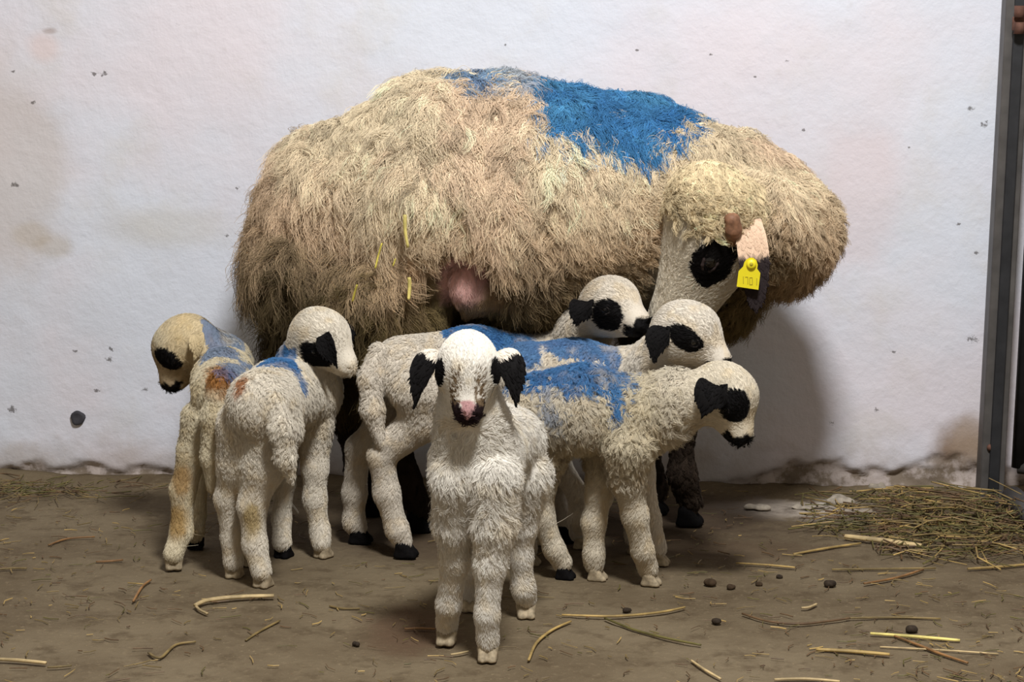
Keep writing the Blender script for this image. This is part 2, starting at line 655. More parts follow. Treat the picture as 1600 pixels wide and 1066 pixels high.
    # eyes
    for k in (-1, 1):
        e = H(0.235, 0.045, 0.325 * k)
        v_, q_ = ball(e, L * 0.062)
        eo = mesh('eye', v_, q_, M_EYE, root, origin)
        eb = Body(0.002)
        for sg in (-1, 1):
            eb.chain([(e + L * (0.085 * math.cos(t) * f + sg * 0.060 * math.sin(t) * u) + s * k * L * 0.030 * math.sin(t), L * 0.014) for t in np.linspace(0, math.pi, 7)], 0.001)
        v_, q_ = eb.build(0.0011)
        mesh('eyelid', v_, q_, M_SKIN, eo, origin, np.tile(srgb(40, 35, 33), (len(v_), 1)))
    # ears
    for e in d['ears']:
        b_, m_, t_ = (P(*q) for q in e['pts'])
        wd = np.array(e['w'], float)
        v_, q_ = leaf(b_, m_, t_, wd, e['width'] * MPP(b_), 0.006)
        ec = srgb(*e.get('col', (20, 18, 18)))
        ecol = np.tile(ec, (len(v_), 1))
        if 'base' in e:
            t = np.clip(((v_ - b_) @ (t_ - b_)) / ((t_ - b_) @ (t_ - b_)), 0, 1)
            ecol[t < e['base']] = srgb(224, 212, 194)
        eo = mesh('ear', v_, q_, M_SKIN, root, origin, ecol)
        ax = t_ - b_

        def ecl(p):
            o_ = np.tile(ec, (len(p), 1))
            if 'base' in e:
                t = np.clip(((p - b_) @ ax) / (ax @ ax), 0, 1)
                o_[t < e['base'] + 0.1 * (vnoise(p, 150) - 0.5)] = srgb(224, 212, 194)
            return o_
        fur('ear_hair', eo, origin, v_, q_, 3500, lambda p: np.full(len(p), 0.0055), lambda p: np.tile(nrm(ax), (len(p), 1)), ecl,
            lift=0.25, K=3, rad=0.0005, cvar=0.03)
    return root, V, Q


LEFT, RIGHT, AWAY, TOWARD = (-1, 0, 0), (1, 0, 0), (0, 1, 0), (0, -1, 0)

LAMBS = [
    dict(  # A, far left
        label='cream lamb at far left standing tail-on with its dark-eyed face turned to the left',
        ref=(275, 885), fwd=(0.1, 1, 0), white=(214, 200, 170), wool=0.013,
        torso=[(343, 612, 0.0, 43), (348, 592, 0.10, 43), (345, 572, 0.19, 44)],
        neck=[(345, 568, 0.19, 40), (315, 550, 0.18, 37), (297, 535, 0.15, 38)],
        head=[(290, 536, 0.15), (262, 592, 0.15), 104], up=(-0.95, -0.25, 0.25), face=(176, 154, 122),
        patch=dict(eye=((0.27, 0.16, 0.27), (0.15, 0.24, 0.20)), muz=(0.66, -0.12, 0.10)),
        ears=[dict(pts=[(308, 524, 0.10), (312, 535, 0.08), (304, 560, 0.085)], w=(0.8, -0.3, 0), width=22, col=(196, 176, 138)),
              dict(pts=[(270, 518, 0.19), (254, 515, 0.21), (241, 538, 0.20)], w=(0.3, 0.8, 0.2), width=26)],
        legs=[dict(hip=(318, 655, 0.0, 34), j=[(302, 705, 25), (286, 765, 20), (284, 830, 17)], hoof=(272, 890), face=(-0.2, 1)),
              dict(hip=(362, 648, 0.02, 30), j=[(374, 720, 22), (380, 780, 18), (380, 840, 15)], hoof=(383, 884), face=(0.1, 1)),
              dict(hip=(322, 640, 0.19, 24), j=[(314, 720, 16), (308, 800, 13)], hoof=(306, 858), face=(-0.1, 1), dark=True),
              dict(hip=(372, 640, 0.19, 24), j=[(372, 720, 16), (372, 800, 13)], hoof=(372, 856), face=(0.1, 1))],
        tail=[(345, 592, -0.045, 15), (336, 650, -0.06, 19), (332, 715, -0.06, 18), (334, 762, -0.055, 11)],
        blue=[([(314, 500), (400, 500), (400, 572), (384, 572), (372, 552), (322, 552), (312, 530)], 0.1, 0.72)],
        stain=[((345, 572, -0.04), 28, (160, 106, 50), 0.95), ((285, 745, -0.02), 20, (150, 112, 56), 0.8), ((280, 810, -0.02), 18, (160, 122, 56), 0.8),
               ((300, 520, 0.13), 50, (196, 168, 118), 0.5)]),
    dict(  # B, second from the left, tail-on
        label='white lamb seen from behind, right of the far-left lamb, head turned right',
        ref=(410, 918), fwd=(0.45, 0.9, 0), white=(224, 213, 194), wool=0.013,
        torso=[(409, 632, -0.01, 56), (440, 618, 0.10, 54), (478, 612, 0.19, 50)],
        neck=[(480, 612, 0.19, 48), (480, 570, 0.19, 40), (488, 535, 0.17, 38)],
        head=[(497, 524, 0.15), (543, 565, 0.125), 106], up=(0.25, -0.45, 1),
        patch=dict(eye=((0.27, -0.03, 0.28), (0.27, 0.23, 0.20)), nose=False),
        ears=[dict(pts=[(506, 525, 0.10), (510, 540, 0.085), (526, 572, 0.09)], w=(0.8, -0.2, 0.3), width=26),
              dict(pts=[(530, 512, 0.20), (545, 510, 0.21), (550, 530, 0.20)], w=(0.3, 0.8, 0), width=22)],
        legs=[dict(hip=(385, 665, 0.02, 46), j=[(374, 725, 36), (356, 778, 21), (362, 840, 16)], hoof=(367, 903), face=(0.1, 1)),
              dict(hip=(428, 668, 0.0, 46), j=[(411, 728, 37), (394, 790, 23), (398, 850, 19)], hoof=(412, 918), face=(0.4, 1)),
              dict(hip=(492, 660, 0.18, 30), j=[(492, 730, 21), (492, 780, 18), (500, 830, 15)], hoof=(506, 872), face=(0.4, 0.6)),
              dict(hip=(450, 680, 0.2, 26), j=[(444, 750, 18), (440, 810, 14)], hoof=(444, 872), face=(0.4, 1), dark=True)],
        tail=[(430, 620, -0.045, 14), (440, 670, -0.06, 17), (446, 715, -0.06, 14), (456, 752, -0.055, 6)],
        blue=[([(430, 540), (472, 540), (488, 590), (476, 612), (452, 606), (430, 585)], 0.15, 1.0, 0.045)],
        stain=[((384, 602, -0.03), 13, (150, 88, 38), 0.9), ((392, 815, -0.03), 20, (170, 142, 76), 0.75)]),
    dict(  # C, behind, with black hooves
        label='white lamb with black hooves, round black eye patch seen against the ewe\'s belly',
        ref=(634, 872), fwd=(1, 0.3, 0), hoof=0.0245, white=(220, 208, 190), wool=0.010,
        torso=[(632, 580, 0.02, 58), (740, 570, 0.08, 58), (872, 572, 0.14, 48)],
        neck=[(880, 560, 0.14, 40), (912, 518, 0.09, 37), (940, 488, 0.04, 36)],
        head=[(949, 478, 0.02), (1010, 501, -0.03), 108],
        patch=dict(eye=((0.27, -0.04, 0.30), (0.245, 0.25, 0.22)), muz=(0.60, -0.14, 0.22)),
        ears=[dict(pts=[(920, 474, -0.025), (905, 480, -0.04), (901, 507, -0.035)], w=(1, 0, 0.3), width=34),
              dict(pts=[(925, 462, 0.04), (912, 465, 0.07), (905, 480, 0.07)], w=(1, 0, 0.3), width=26)],
        legs=[dict(hip=(660, 610, -0.02, 54), j=[(664, 652, 38), (596, 712, 22), (604, 770, 21), (620, 826, 18)], hoof=(635, 872), face=(1, -0.1), dark=True),
              dict(hip=(612, 625, 0.06, 40), j=[(596, 665, 27), (560, 700, 20), (554, 770, 19), (553, 815, 17)], hoof=(564, 850), face=(1, -0.1), dark=True),
              dict(hip=(860, 630, 0.12, 26), j=[(868, 720, 18), (872, 790, 14)], hoof=(884, 848), face=(1, 0), dark=True),
              dict(hip=(845, 630, 0.16, 24), j=[(842, 720, 17), (840, 780, 13)], hoof=(845, 836), face=(1, 0), dark=True)],
        tail=[(592, 548, -0.02, 14), (578, 590, -0.03, 17), (582, 640, -0.035, 17), (594, 690, -0.035, 9)],
        blue=[([(648, 470), (845, 470), (838, 545), (700, 540), (690, 520), (655, 512)], 0.05, 1.0)]),
    dict(  # D, middle
        label='white lamb with small oval black eye patch, middle of three heads at right',
        ref=(1030, 885), fwd=(1, -0.05, 0), white=(228, 217, 200), wool=0.012,
        torso=[(822, 585, 0.02, 52), (900, 584, 0.02, 50), (985, 594, 0.01, 48)],
        neck=[(1000, 590, 0.0, 46), (1040, 566, -0.04, 45), (1060, 530, -0.075, 42)],
        head=[(1067, 518, -0.085), (1130, 559, -0.10), 116],
        patch=dict(eye=((0.135, 0.03, 0.33), (0.255, 0.155, 0.20)), muz=(0.62, -0.13, 0.10)),
        ears=[dict(pts=[(1040, 514, -0.135), (1022, 524, -0.15), (1024, 566, -0.145)], w=(1, 0, 0.3), width=32),
              dict(pts=[(1035, 495, -0.04), (1022, 500, -0.03), (1016, 528, -0.035)], w=(1, 0, 0.3), width=26)],
        legs=[dict(hip=(1000, 650, -0.02, 28), j=[(1004, 740, 19), (1016, 810, 16)], hoof=(1032, 884), face=(1, -0.2)),
              dict(hip=(985, 650, 0.05, 26), j=[(988, 740, 17), (988, 800, 14)], hoof=(996, 866), face=(1, -0.2)),
              dict(hip=(850, 640, 0.02, 34), j=[(868, 720, 22), (902, 770, 16), (902, 810, 14)], hoof=(910, 858), face=(1, 0)),
              dict(hip=(830, 640, 0.03, 32), j=[(836, 720, 20), (840, 780, 15)], hoof=(850, 852), face=(1, 0))],
        blue=[([(790, 505), (975, 510), (972, 560), (955, 590), (940, 590), (945, 560), (860, 545), (835, 560), (800, 572)], 0.0, 0.95)]),
    dict(  # E, front right
        label='woolly white lamb in profile at front right, lowered head with joined black patches',
        ref=(1016, 917), fwd=(1, -0.1, 0), white=(220, 207, 184), wool=0.022, curl=0.26, jit=0.8, lift=0.45, n=120000, per=11, clump=0.55,
        torso=[(845, 645, 0.0, 60), (910, 638, -0.01, 58), (992, 648, -0.02, 52)],
        neck=[(1005, 648, -0.01, 52), (1060, 630, -0.03, 44), (1110, 618, -0.04, 40)],
        head=[(1129, 612, -0.045), (1166, 678, -0.06), 112],
        patch=dict(eye=((0.27, 0.17, 0.27), (0.26, 0.22, 0.22)), muz=(0.63, -0.15, 0.15)),
        ears=[dict(pts=[(1124, 606, -0.095), (1108, 610, -0.11), (1098, 650, -0.105)], w=(1, 0, 0.1), width=48),
              dict(pts=[(1115, 590, 0.01), (1105, 600, 0.04), (1095, 630, 0.04)], w=(1, 0, 0.3), width=26)],
        legs=[dict(hip=(985, 690, -0.05, 36), j=[(980, 750, 26), (992, 805, 21), (1004, 860, 17)], hoof=(1018, 916), face=(1, -0.3)),
              dict(hip=(945, 700, 0.02, 30), j=[(937, 770, 22), (928, 815, 19), (928, 865, 16)], hoof=(934, 908), face=(1, -0.2)),
              dict(hip=(848, 700, 0.0, 42), j=[(842, 755, 28), (846, 805, 20), (866, 858, 16)], hoof=(884, 906), face=(1, -0.2), dark=True),
              dict(hip=(822, 700, 0.06, 38), j=[(818, 770, 24), (816, 820, 16)], hoof=(830, 884), face=(1, -0.2))],
        blue=[([(790, 560), (1000, 560), (992, 615), (965, 635), (955, 600), (880, 590), (840, 605), (800, 600)], 0.03, 1.0),
              ([(862, 600), (888, 600), (890, 652), (868, 648)], 0.0, 0.55)],
        stain=[((832, 670, 0.0), 18, (134, 110, 78), 0.6), ((990, 640, -0.04), 60, (206, 190, 150), 0.4), ((910, 680, 0.0), 50, (196, 180, 146), 0.5)]),
    dict(  # F, front
        label='white lamb standing foremost facing the camera with hanging black ears and pink and black muzzle',
        ref=(762, 1036), fwd=(-0.15, -1, 0), white=(236, 228, 214), wool=0.024, leggy=0.10, curl=0.10, lift=0.26, n=130000, per=10, clump=0.5,
        torso=[(744, 765, 0.045, 44), (743, 722, 0.05, 56), (756, 690, 0.11, 58), (792, 690, 0.21, 56)],
        neck=[(742, 705, 0.04, 57), (736, 645, 0.03, 48), (731, 598, 0.015, 45)],
        head=[(731, 570, 0.0), (731, 642, -0.050), 128],
        patch=dict(eye=((0.20, 0.11, 0.29), (0.17, 0.20, 0.12)), muz=(0.62, -0.13, 0.2), pink=True),
        freck=(( 0.14,), (-0.14,)),
        ears=[dict(pts=[(690, 556, 0.01), (660, 562, 0.0), (648, 636, 0.0)], w=(0.8, -0.6, 0.1), width=46, base=0.12),
              dict(pts=[(774, 554, 0.01), (802, 556, 0.0), (806, 636, 0.0)], w=(0.8, 0.6, -0.1), width=44, base=0.12)],
        legs=[dict(hip=(772, 745, 0.005, 37), j=[(772, 815, 31), (766, 885, 25), (761, 960, 19)], hoof=(762, 1034), face=(0, -1)),
              dict(hip=(716, 745, 0.015, 37), j=[(712, 815, 31), (711, 875, 24), (701, 945, 19)], hoof=(697, 1008), face=(-0.1, -1)),
              dict(hip=(815, 740, 0.20, 44), j=[(814, 820, 26), (812, 870, 20), (818, 920, 18)], hoof=(822, 966), face=(0.1, -1)),
              dict(hip=(756, 740, 0.22, 40), j=[(744, 830, 24), (738, 890, 18)], hoof=(735, 956), face=(0, -1))],
        ),
]


# ------------------------------------------------------------------ the ewe
def make_ewe():
    y0 = -0.335
    P = lambda px, py, dy=0.0: PY(px, py, y0 + dy)
    S = lambda px, py, dy, r: (P(px, py, dy), r * MPP(P(px, py, dy)))
    legs = [dict(hip=(600, 420, -0.075, 90), j=[(638, 490, 60), (632, 580, 36), (616, 650, 22), (634, 750, 18)], hoof=(655, 832), face=(1, -0.1)),
            dict(hip=(520, 420, 0.07, 90), j=[(545, 510, 50), (550, 600, 26), (545, 655, 20), (560, 740, 16)], hoof=(578, 806), face=(1, -0.1)),
            dict(hip=(1060, 430, -0.05, 70), j=[(1060, 560, 32), (1064, 650, 22), (1066, 740, 17)], hoof=(1078, 822), face=(1, -0.1)),
            dict(hip=(1020, 430, 0.08, 66), j=[(1018, 560, 30), (1016, 650, 20), (1014, 740, 16)], hoof=(1024, 804), face=(1, -0.1))]
    origin = np.array([P(800, 400)[0], y0, 0.0])
    root = thing('ewe', 'large shaggy beige ewe with blue paint along its back standing by the white wall', 'sheep', origin)
    b = Body(0.05)
    b.chain([S(540, 315, 0, 120), S(700, 300, 0, 166), S(850, 308, 0, 164), S(1000, 318, 0, 146), S(1110, 325, 0, 120)], 0.06)
    b.cone(*[x for x in (P(500, 400, -0.03), P(490, 500, -0.01))], 88 * MPP(P(500, 400)), 42 * MPP(P(490, 500)), 0.05)
    b.chain([S(1110, 325, 0, 112), S(1195, 340, -0.02, 82), S(1228, 355, -0.06, 56), S(1185, 345, -0.14, 52), S(1140, 350, -0.17, 56)], 0.05)
    b.chain([S(1115, 385, 0.0, 92), S(1122, 440, 0.0, 62)], 0.05)
    b.ell(P(770, 450, -0.03), np.eye(3), np.array([70, 70, 38]) * MPP(P(770, 455)), 0.04)
    # head, turned back towards its own flank
    hc, hn = P(1114, 370, -0.185), P(1038, 545, -0.150)
    L = 0.27
    f = nrm(hn - hc)
    u = nrm(np.array([-0.9, -0.15, 0.1]) - f * np.dot(np.array([-0.9, -0.15, 0.1]), f))
    s = np.cross(f, u)
    if s[1] > 0:
        s = -s                                   # s points to the camera side
    Mh = np.array([f, u, s])
    H = lambda a, bb, c: hc + L * (a * f + bb * u + c * s)
    b.ell(hc, Mh, L * np.array([0.25, 0.24, 0.20]), 0.03)
    b.cone(H(0.05, 0.03, 0), H(0.58, 0.03, 0), L * 0.225, L * 0.135, 0.03)
    b.cone(H(0.55, 0.03, 0), H(0.66, 0.01, 0), L * 0.12, L * 0.10, 0.02)
    b.cone(H(0.02, -0.16, 0), H(0.55, -0.06, 0), L * 0.14, L * 0.09, 0.03)
    b.ell(H(-0.18, 0.10, 0.0), Mh, L * np.array([0.24, 0.24, 0.24]), 0.03)
    for k in (-1, 1):
        b.ell(H(0.07, 0.02, 0.185 * k), Mh, L * np.array([0.08, 0.05, 0.045]), 0.015)
        b.cut(H(0.76, 0.05, 0.06 * k), Mh, L * np.array([0.05, 0.02, 0.02]), 0.004)
    for l in legs:
        hf = PF(*l['hoof'])
        hp = S(*l['hip'])
        pts = [hp]
        for (px, py, r) in l['j']:
            t = (py - l['hip'][1]) / (l['hoof'][1] - l['hip'][1])
            q = PY(px, py, hp[0][1] + (hf[1] - hp[0][1]) * t)
            pts.append((q, r * MPP(q)))
        pts.append((np.array([hf[0], hf[1], 0.045]), 0.022))
        b.chain(pts, 0.03)
        hoof(root, origin, hf, l['face'], 0.030, M_HOOF_DARK)
    V, Q = b.build(0.0085, floor=0.02)
    up_ = sstep(P(800, 560)[2], P(800, 480)[2], V[:, 2]) * sstep(0.8, 1.0, np.linalg.norm(((V - hc) @ Mh.T) / L - [0.2, 0, 0], axis=1))
    ce = V.mean(0) * [0, 1, 1] + V * [1, 0, 0]
    dn = (V - ce) / (np.linalg.norm(V - ce, axis=1)[:, None] + 1e-6)
    V = V + dn * (up_ * (0.030 * (fbm(V, 9) - 0.5) + 0.016 * (fbm(V + 2, 24, 2) - 0.5)))[:, None]

    def W(pts):
        return [(P(x, y)[0], P(x, y)[2]) for x, y in pts]
    poly = W([(830, 40), (1100, 100), (1092, 165), (1075, 190), (1040, 236), (1018, 232), (1010, 205), (975, 200), (930, 203), (892, 200), (872, 168), (838, 140)])
    poly2 = W([(712, 40), (760, 40), (765, 112), (738, 130), (722, 112), (706, 108)])
    poly3 = W([(760, 60), (840, 60), (840, 126), (800, 132), (770, 118)])
    hcx = hc + f * L * 0.2
    zl = P(800, 640)[2]
    c_top, c_mid, c_low = srgb(228, 208, 174), srgb(216, 186, 150), srgb(116, 99, 66)  # lower wool is greenish brown; c_low also has shade under neck and belly painted in
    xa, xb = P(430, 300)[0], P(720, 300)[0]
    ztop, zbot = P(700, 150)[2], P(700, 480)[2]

    def headmask(p):
        h = ((p - hc) @ Mh.T) / L
        return h

    def color(p):
        n1 = fbm(p, 9)[:, None]
        n2 = fbm(p + 3, 26, 2)[:, None]
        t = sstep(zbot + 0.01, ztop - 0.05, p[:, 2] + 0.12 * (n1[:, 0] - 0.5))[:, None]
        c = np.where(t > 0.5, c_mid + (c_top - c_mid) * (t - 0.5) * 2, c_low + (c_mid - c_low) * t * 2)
        hx = sstep(xb, xa, p[:, 0])[:, None] * sstep(ztop - 0.10, zbot + 0.06, p[:, 2] + 0.05 * (n2[:, 0] - 0.5))[:, None]
        c = c * (1 - 0.78 * hx) + srgb(70, 60, 36) * 0.78 * hx
        c = c * (0.72 + 0.56 * n2) * (0.85 + 0.3 * n1)
        pk = sstep(0.52, 0.68, fbm(p + 7, 7, 2))[:, None] * 0.4 * (1 - hx) * t
        c = c * (1 - pk) + srgb(222, 180, 152) * pk
        q = p + 0.03 * (np.stack([vnoise(p, 30), vnoise(p + 9, 30), vnoise(p + 5, 30)], 1) - 0.5) * 2
        for pl, st in ((poly, 0.97), (poly2, 0.8), (poly3, 0.6)):
            k = (in_poly(q[:, 0], q[:, 2], pl) * st)[:, None]
            k = k * (p[:, 1] < y0 + 0.22)[:, None]
            c = c * (1 - k) + (srgb(22, 88, 148) + (srgb(74, 146, 186) - srgb(22, 88, 148)) * n2) * k
        # legs
        k = sstep(P(800, 610)[2], P(800, 650)[2], p[:, 2])[:, None]
        c = c * (1 - k) + srgb(52, 42, 34) * k
        # bare pink belly next to the udder
        d = np.linalg.norm((p - P(722, 452, -0.17)) / np.array([0.05, 0.12, 0.062]), axis=1) + 0.5 * (n2[:, 0] - 0.5)
        k = sstep(1.1, 0.8, d)[:, None]
        c = c * (1 - k) + srgb(206, 160, 148) * k
        h = headmask(p)
        near = (np.abs(h[:, 2]) < 0.34) & (h[:, 0] > -0.06 + 0.25 * np.maximum(0, -h[:, 1]) + 0.10 * (vnoise(p, 50) - 0.5)) & (h[:, 0] < 0.9) & (np.abs(h[:, 1]) < 0.33)
        wob = 0.2 * (vnoise(p, 60) - 0.5)
        c[near] = srgb(228, 215, 192) * (0.85 + 0.3 * n1[near])
        crown = (np.linalg.norm((h - np.array([-0.18, 0.1, 0])) / 0.36, axis=1) < 1) & ~near
        c[crown] = srgb(222, 200, 160) * (0.7 + 0.6 * n2[crown])
        for k in (-1, 1):
            e = np.linalg.norm((h - np.array([0.085, 0.0, 0.19 * k])) / np.array([0.175, 0.125, 0.14]), axis=1) + wob
            c[(e < 1) & near] = srgb(20, 17, 16)
        c[near & (h[:, 0] > 0.66)] = srgb(60, 48, 44)
        return c
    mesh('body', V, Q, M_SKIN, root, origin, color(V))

    def length(p):
        h = headmask(p)
        face = (np.abs(h[:, 2]) < 0.34) & (h[:, 0] > -0.06 + 0.25 * np.maximum(0, -h[:, 1]) + 0.10 * (vnoise(p, 50) - 0.5)) & (h[:, 0] < 0.9) & (np.abs(h[:, 1]) < 0.33)
        l = 0.060 + 0.04 * (fbm(p, 12) - 0.5)
        l = l * (1 + 0.5 * sstep(xb, xa, p[:, 0]) * sstep(ztop, zbot + 0.05, p[:, 2]))
        l = l * (1 - 0.25 * sstep(P(860, 300)[0], P(1000, 300)[0], p[:, 0]))
        k = sstep(P(800, 560)[2], P(800, 630)[2], p[:, 2])
        l = l * (1 - k) + 0.008 * k
        d = np.linalg.norm((p - P(722, 452, -0.17)) / np.array([0.060, 0.14, 0.075]), axis=1)
        l = l * (0.45 + 0.55 * sstep(1.0, 1.9, d))
        l = np.where(d < 1, 0.006, l)
        crown = np.linalg.norm((h - np.array([-0.18, 0.1, 0])) / 0.42, axis=1) < 1
        l = np.where(crown, 0.026, l)
        return np.where(face, 0.006, l)

    def flow(p):
        h = headmask(p)
        hd = sstep(0.75, 0.5, np.linalg.norm(h - np.array([0.2, 0, 0]), axis=1))[:, None]
        base = np.array([-0.30, 0, -1.0]) + 0.9 * (np.stack([vnoise(p, 14), vnoise(p + 4, 14), vnoise(p + 8, 14)], 1) - 0.5) * 2
        return base * (1 - hd) + hd * (-f * 0.5 + np.array([0, 0, -0.3]))

    def face_core(p):
        h = headmask(p)
        return (np.abs(h[:, 2]) < 0.34) & (h[:, 0] > -0.04 + 0.25 * np.maximum(0, -h[:, 1])) & (h[:, 0] < 0.95) & (np.abs(h[:, 1]) < 0.33)

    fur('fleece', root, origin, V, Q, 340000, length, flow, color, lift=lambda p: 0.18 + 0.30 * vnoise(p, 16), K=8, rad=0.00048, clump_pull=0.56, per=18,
        curl=0.12, curl_freq=1.5, droop=0.60, jitter=0.6, cvar=0.17,
        weight=lambda c: np.where(face_core(c), 0.02, 1.0) * np.where(c[:, 1] > y0 + 0.10, 0.35, 1.0) * np.where(np.linalg.norm(((c - hc) @ Mh.T) / L, axis=1) < 0.85, 3.0, 1.0))
    def isface(p):
        h = headmask(p)
        return (np.abs(h[:, 2]) < 0.34) & (h[:, 0] > -0.10) & (h[:, 0] < 0.95) & (np.abs(h[:, 1]) < 0.33)

    fur('face_hair', root, origin, V, Q, 60000, lambda p: np.full(len(p), 0.0065), lambda p: np.tile(-f + np.array([0.15, 0, -0.2]), (len(p), 1)), color,
        lift=0.25, K=3, rad=0.00034, clump_pull=0.25, per=6, droop=0.1, jitter=0.25, cvar=0.04, weight=lambda c: isface(c) + 1e-6)
    # udder
    ub = Body(0.03)
    ub.ell(P(772, 462, -0.09), np.eye(3), np.array([0.068, 0.05, 0.034]))
    ub.ell(P(730, 440, -0.135), np.eye(3), np.array([0.030, 0.026, 0.042]))
    ub.cone(P(735, 480, -0.11), P(730, 494, -0.11), 0.018, 0.008, 0.015)
    ub.cone(P(788, 480, -0.10), P(788, 494, -0.10), 0.018, 0.008, 0.015)
    v_, q_ = ub.build(0.004)
    v_ = v_ + 0.008 * (np.stack([fbm(v_, 40), fbm(v_ + 3, 40), fbm(v_ + 6, 40)], 1) - 0.5)
    ut = sstep(0.052, 0.030, np.linalg.norm(v_ - P(724, 436, -0.14), axis=1) + 0.02 * (fbm(v_, 30) - 0.5))[:, None]
    ucol = (srgb(150, 122, 90) * (1 - ut) + srgb(218, 166, 156) * ut) * (0.75 + 0.5 * fbm(v_, 40)[:, None])
    uo = mesh('udder', v_, q_, M_SKIN, root, origin, ucol)
    uo['label'] = 'bare pink and tan udder'

    def ucolf(p):
        k = sstep(0.052, 0.030, np.linalg.norm(p - P(724, 436, -0.14), axis=1))[:, None]
        return srgb(156, 128, 94) * (1 - k) + srgb(222, 176, 164) * k
    fur('udder_hair', uo, origin, v_, q_, 6000, lambda p: np.full(len(p), 0.009), lambda p: np.tile(np.array([-0.1, 0, -1.0]), (len(p), 1)), ucolf,
        lift=0.3, K=4, rad=0.00035, clump_pull=0.4, per=8, jitter=0.4, cvar=0.1)
    # eyes
    for k in (-1, 1):
        e = H(0.08, 0.02, 0.205 * k)
        v_, q_ = ball(e, 0.014)
        eo = mesh('eye', v_, q_, M_EYE, root, origin)
        eb = Body(0.003)
        for sg in (-1, 1):
            eb.chain([(e + 0.019 * math.cos(t) * f + sg * 0.011 * math.sin(t) * u + s * k * 0.008 * math.sin(t), 0.003) for t in np.linspace(0, math.pi, 7)], 0.002)
        v_, q_ = eb.build(0.0018)
        mesh('eyelid', v_, q_, M_SKIN, eo, origin, np.tile(srgb(52, 42, 40), (len(v_), 1)))
    # horn stub
    hb = Body(0.006)
    a0 = P(1143, 376, -0.245)
    hb.chain([(a0, 0.010), (P(1146, 358, -0.262), 0.0125), (P(1145, 346, -0.268), 0.0115)])
    hb.ell(P(1143, 341, -0.268), np.eye(3), np.array([0.011, 0.011, 0.008]))
    v_, q_ = hb.build(0.0022)
    mesh('horn', v_, q_, M_HORN, root, origin)['label'] = 'short brown horn stub'
    # ears
    near_pts = (P(1168, 348, -0.235), P(1180, 385, -0.27), P(1181, 486, -0.262))
    far_pts = (P(1080, 340, -0.08), P(1050, 370, -0.05), P(1050, 430, -0.04))
    for pts in (near_pts, far_pts):
        wid = 0.047
        pr = lambda t: (0.70 + 0.30 * math.sin(math.pi * min(1, t * 0.8 + 0.1))) * (1 - t ** 5) ** 0.6 + 0.03
        v_, q_ = leaf(pts[0], pts[1], pts[2], np.array([1, 0.0, 0.0]), wid, 0.008, 20, 10, 0.25, pr)
        ax = pts[2] - pts[0]

        def ecl(p):
            t = ((p - pts[0]) @ ax) / (ax @ ax) + 0.08 * (vnoise(p, 80) - 0.5)
            k = sstep(0.36, 0.42, t)[:, None]
            return srgb(222, 190, 162) * (1 - k) + srgb(46, 38, 38) * k
        eo = mesh('ear', v_, q_, M_SKIN, root, origin, ecl(v_))
        fur('ear_hair', eo, origin, v_, q_, 7000, lambda p: np.full(len(p), 0.006), lambda p: np.tile(nrm(ax), (len(p), 1)), ecl,
            lift=0.2, K=3, rad=0.0005, cvar=0.03)
        if pts is near_pts:
            ear = eo
    # ear tag on the near ear
    yt = near_pts[1][1] - 0.016
    oc = [(1166, 406), (1171, 403), (1177, 403), (1182, 407), (1184, 414), (1183, 420), (1188, 427), (1185, 453), (1151, 448), (1154, 424), (1161, 417), (1163, 410)]
    fr = [PY(x, y, yt + 0.0001 * (y - 404)) for x, y in oc]
    bk = [p + np.array([0, 0.0022, 0]) for p in fr]
    n_ = len(oc)
    Ft = [list(range(n_))[::-1], [n_ + i for i in range(n_)]] + [[i, (i + 1) % n_, n_ + (i + 1) % n_, n_ + i] for i in range(n_)]
    tg = mesh('ear_tag', fr + bk, Ft, M_TAG, ear, origin, smooth=False)
    tg['label'] = 'yellow plastic ear tag'
    v_, q_ = ball(PY(1174, 413, yt - 0.001), 0.0075, np.diag([1, 0.45, 1]))
    mesh('tag_stud', v_, q_, M_TAG, tg, origin)
    v_, q_ = ball(PY(1174, 413, yt - 0.0042), 0.0028, np.diag([1, 0.5, 1]))
    mesh('stud_pin', v_, q_, M_TAGDARK, tg, origin)
    # moulded digits on the tag, faint
    V_, F_ = [], []
    seg = {'0': 'abcdef', '1': 'bc', '2': 'abged', '7': 'abc', '6': 'afedcg', '5': 'afgcd'}
    ln = {'a': ((0, 1), (1, 1)), 'b': ((1, 1), (1, .5)), 'c': ((1, .5), (1, 0)), 'd': ((0, 0), (1, 0)), 'e': ((0, 0), (0, .5)), 'f': ((0, .5), (0, 1)), 'g': ((0, .5), (1, .5))}
    for i, ch in enumerate('1701'):
        for sg in seg[ch]:
            (xa_, ya_), (xb_, yb_) = ln[sg]
            q0 = np.array([1157.5 + i * 7 + xa_ * 4, 443 + i * 0.9 - ya_ * 11])
            q1 = np.array([1157.5 + i * 7 + xb_ * 4, 443 + i * 0.9 - yb_ * 11])
            dd = (q1 - q0) / np.linalg.norm(q1 - q0)
            nn = np.array([-dd[1], dd[0]]) * 0.55
            k0 = len(V_)
            cs = [q0 - nn, q1 - nn, q1 + nn, q0 + nn]
            V_ += [PY(x, y, yt + 0.0001 * (y - 404) - 0.0006) for x, y in cs]
            V_ += [PY(x, y, yt + 0.0001 * (y - 404) + 0.0002) for x, y in cs]
            F_ += [[k0, k0 + 1, k0 + 2, k0 + 3]] + [[k0 + a, k0 + (a + 1) % 4, k0 + 4 + (a + 1) % 4, k0 + 4 + a] for a in range(4)]
    mesh('tag_number', V_, F_, M_TAGDARK, tg, origin, smooth=False)
    return root, V, Q, y0


# ------------------------------------------------------------------ setting: wall and floor
def N(nt, t, **kw):
    n = nt.nodes.new(t)
    for k, v in kw.items():
        if k in n.inputs:
            n.inputs[k].default_value = v
        else:
            setattr(n, k, v)
    return n


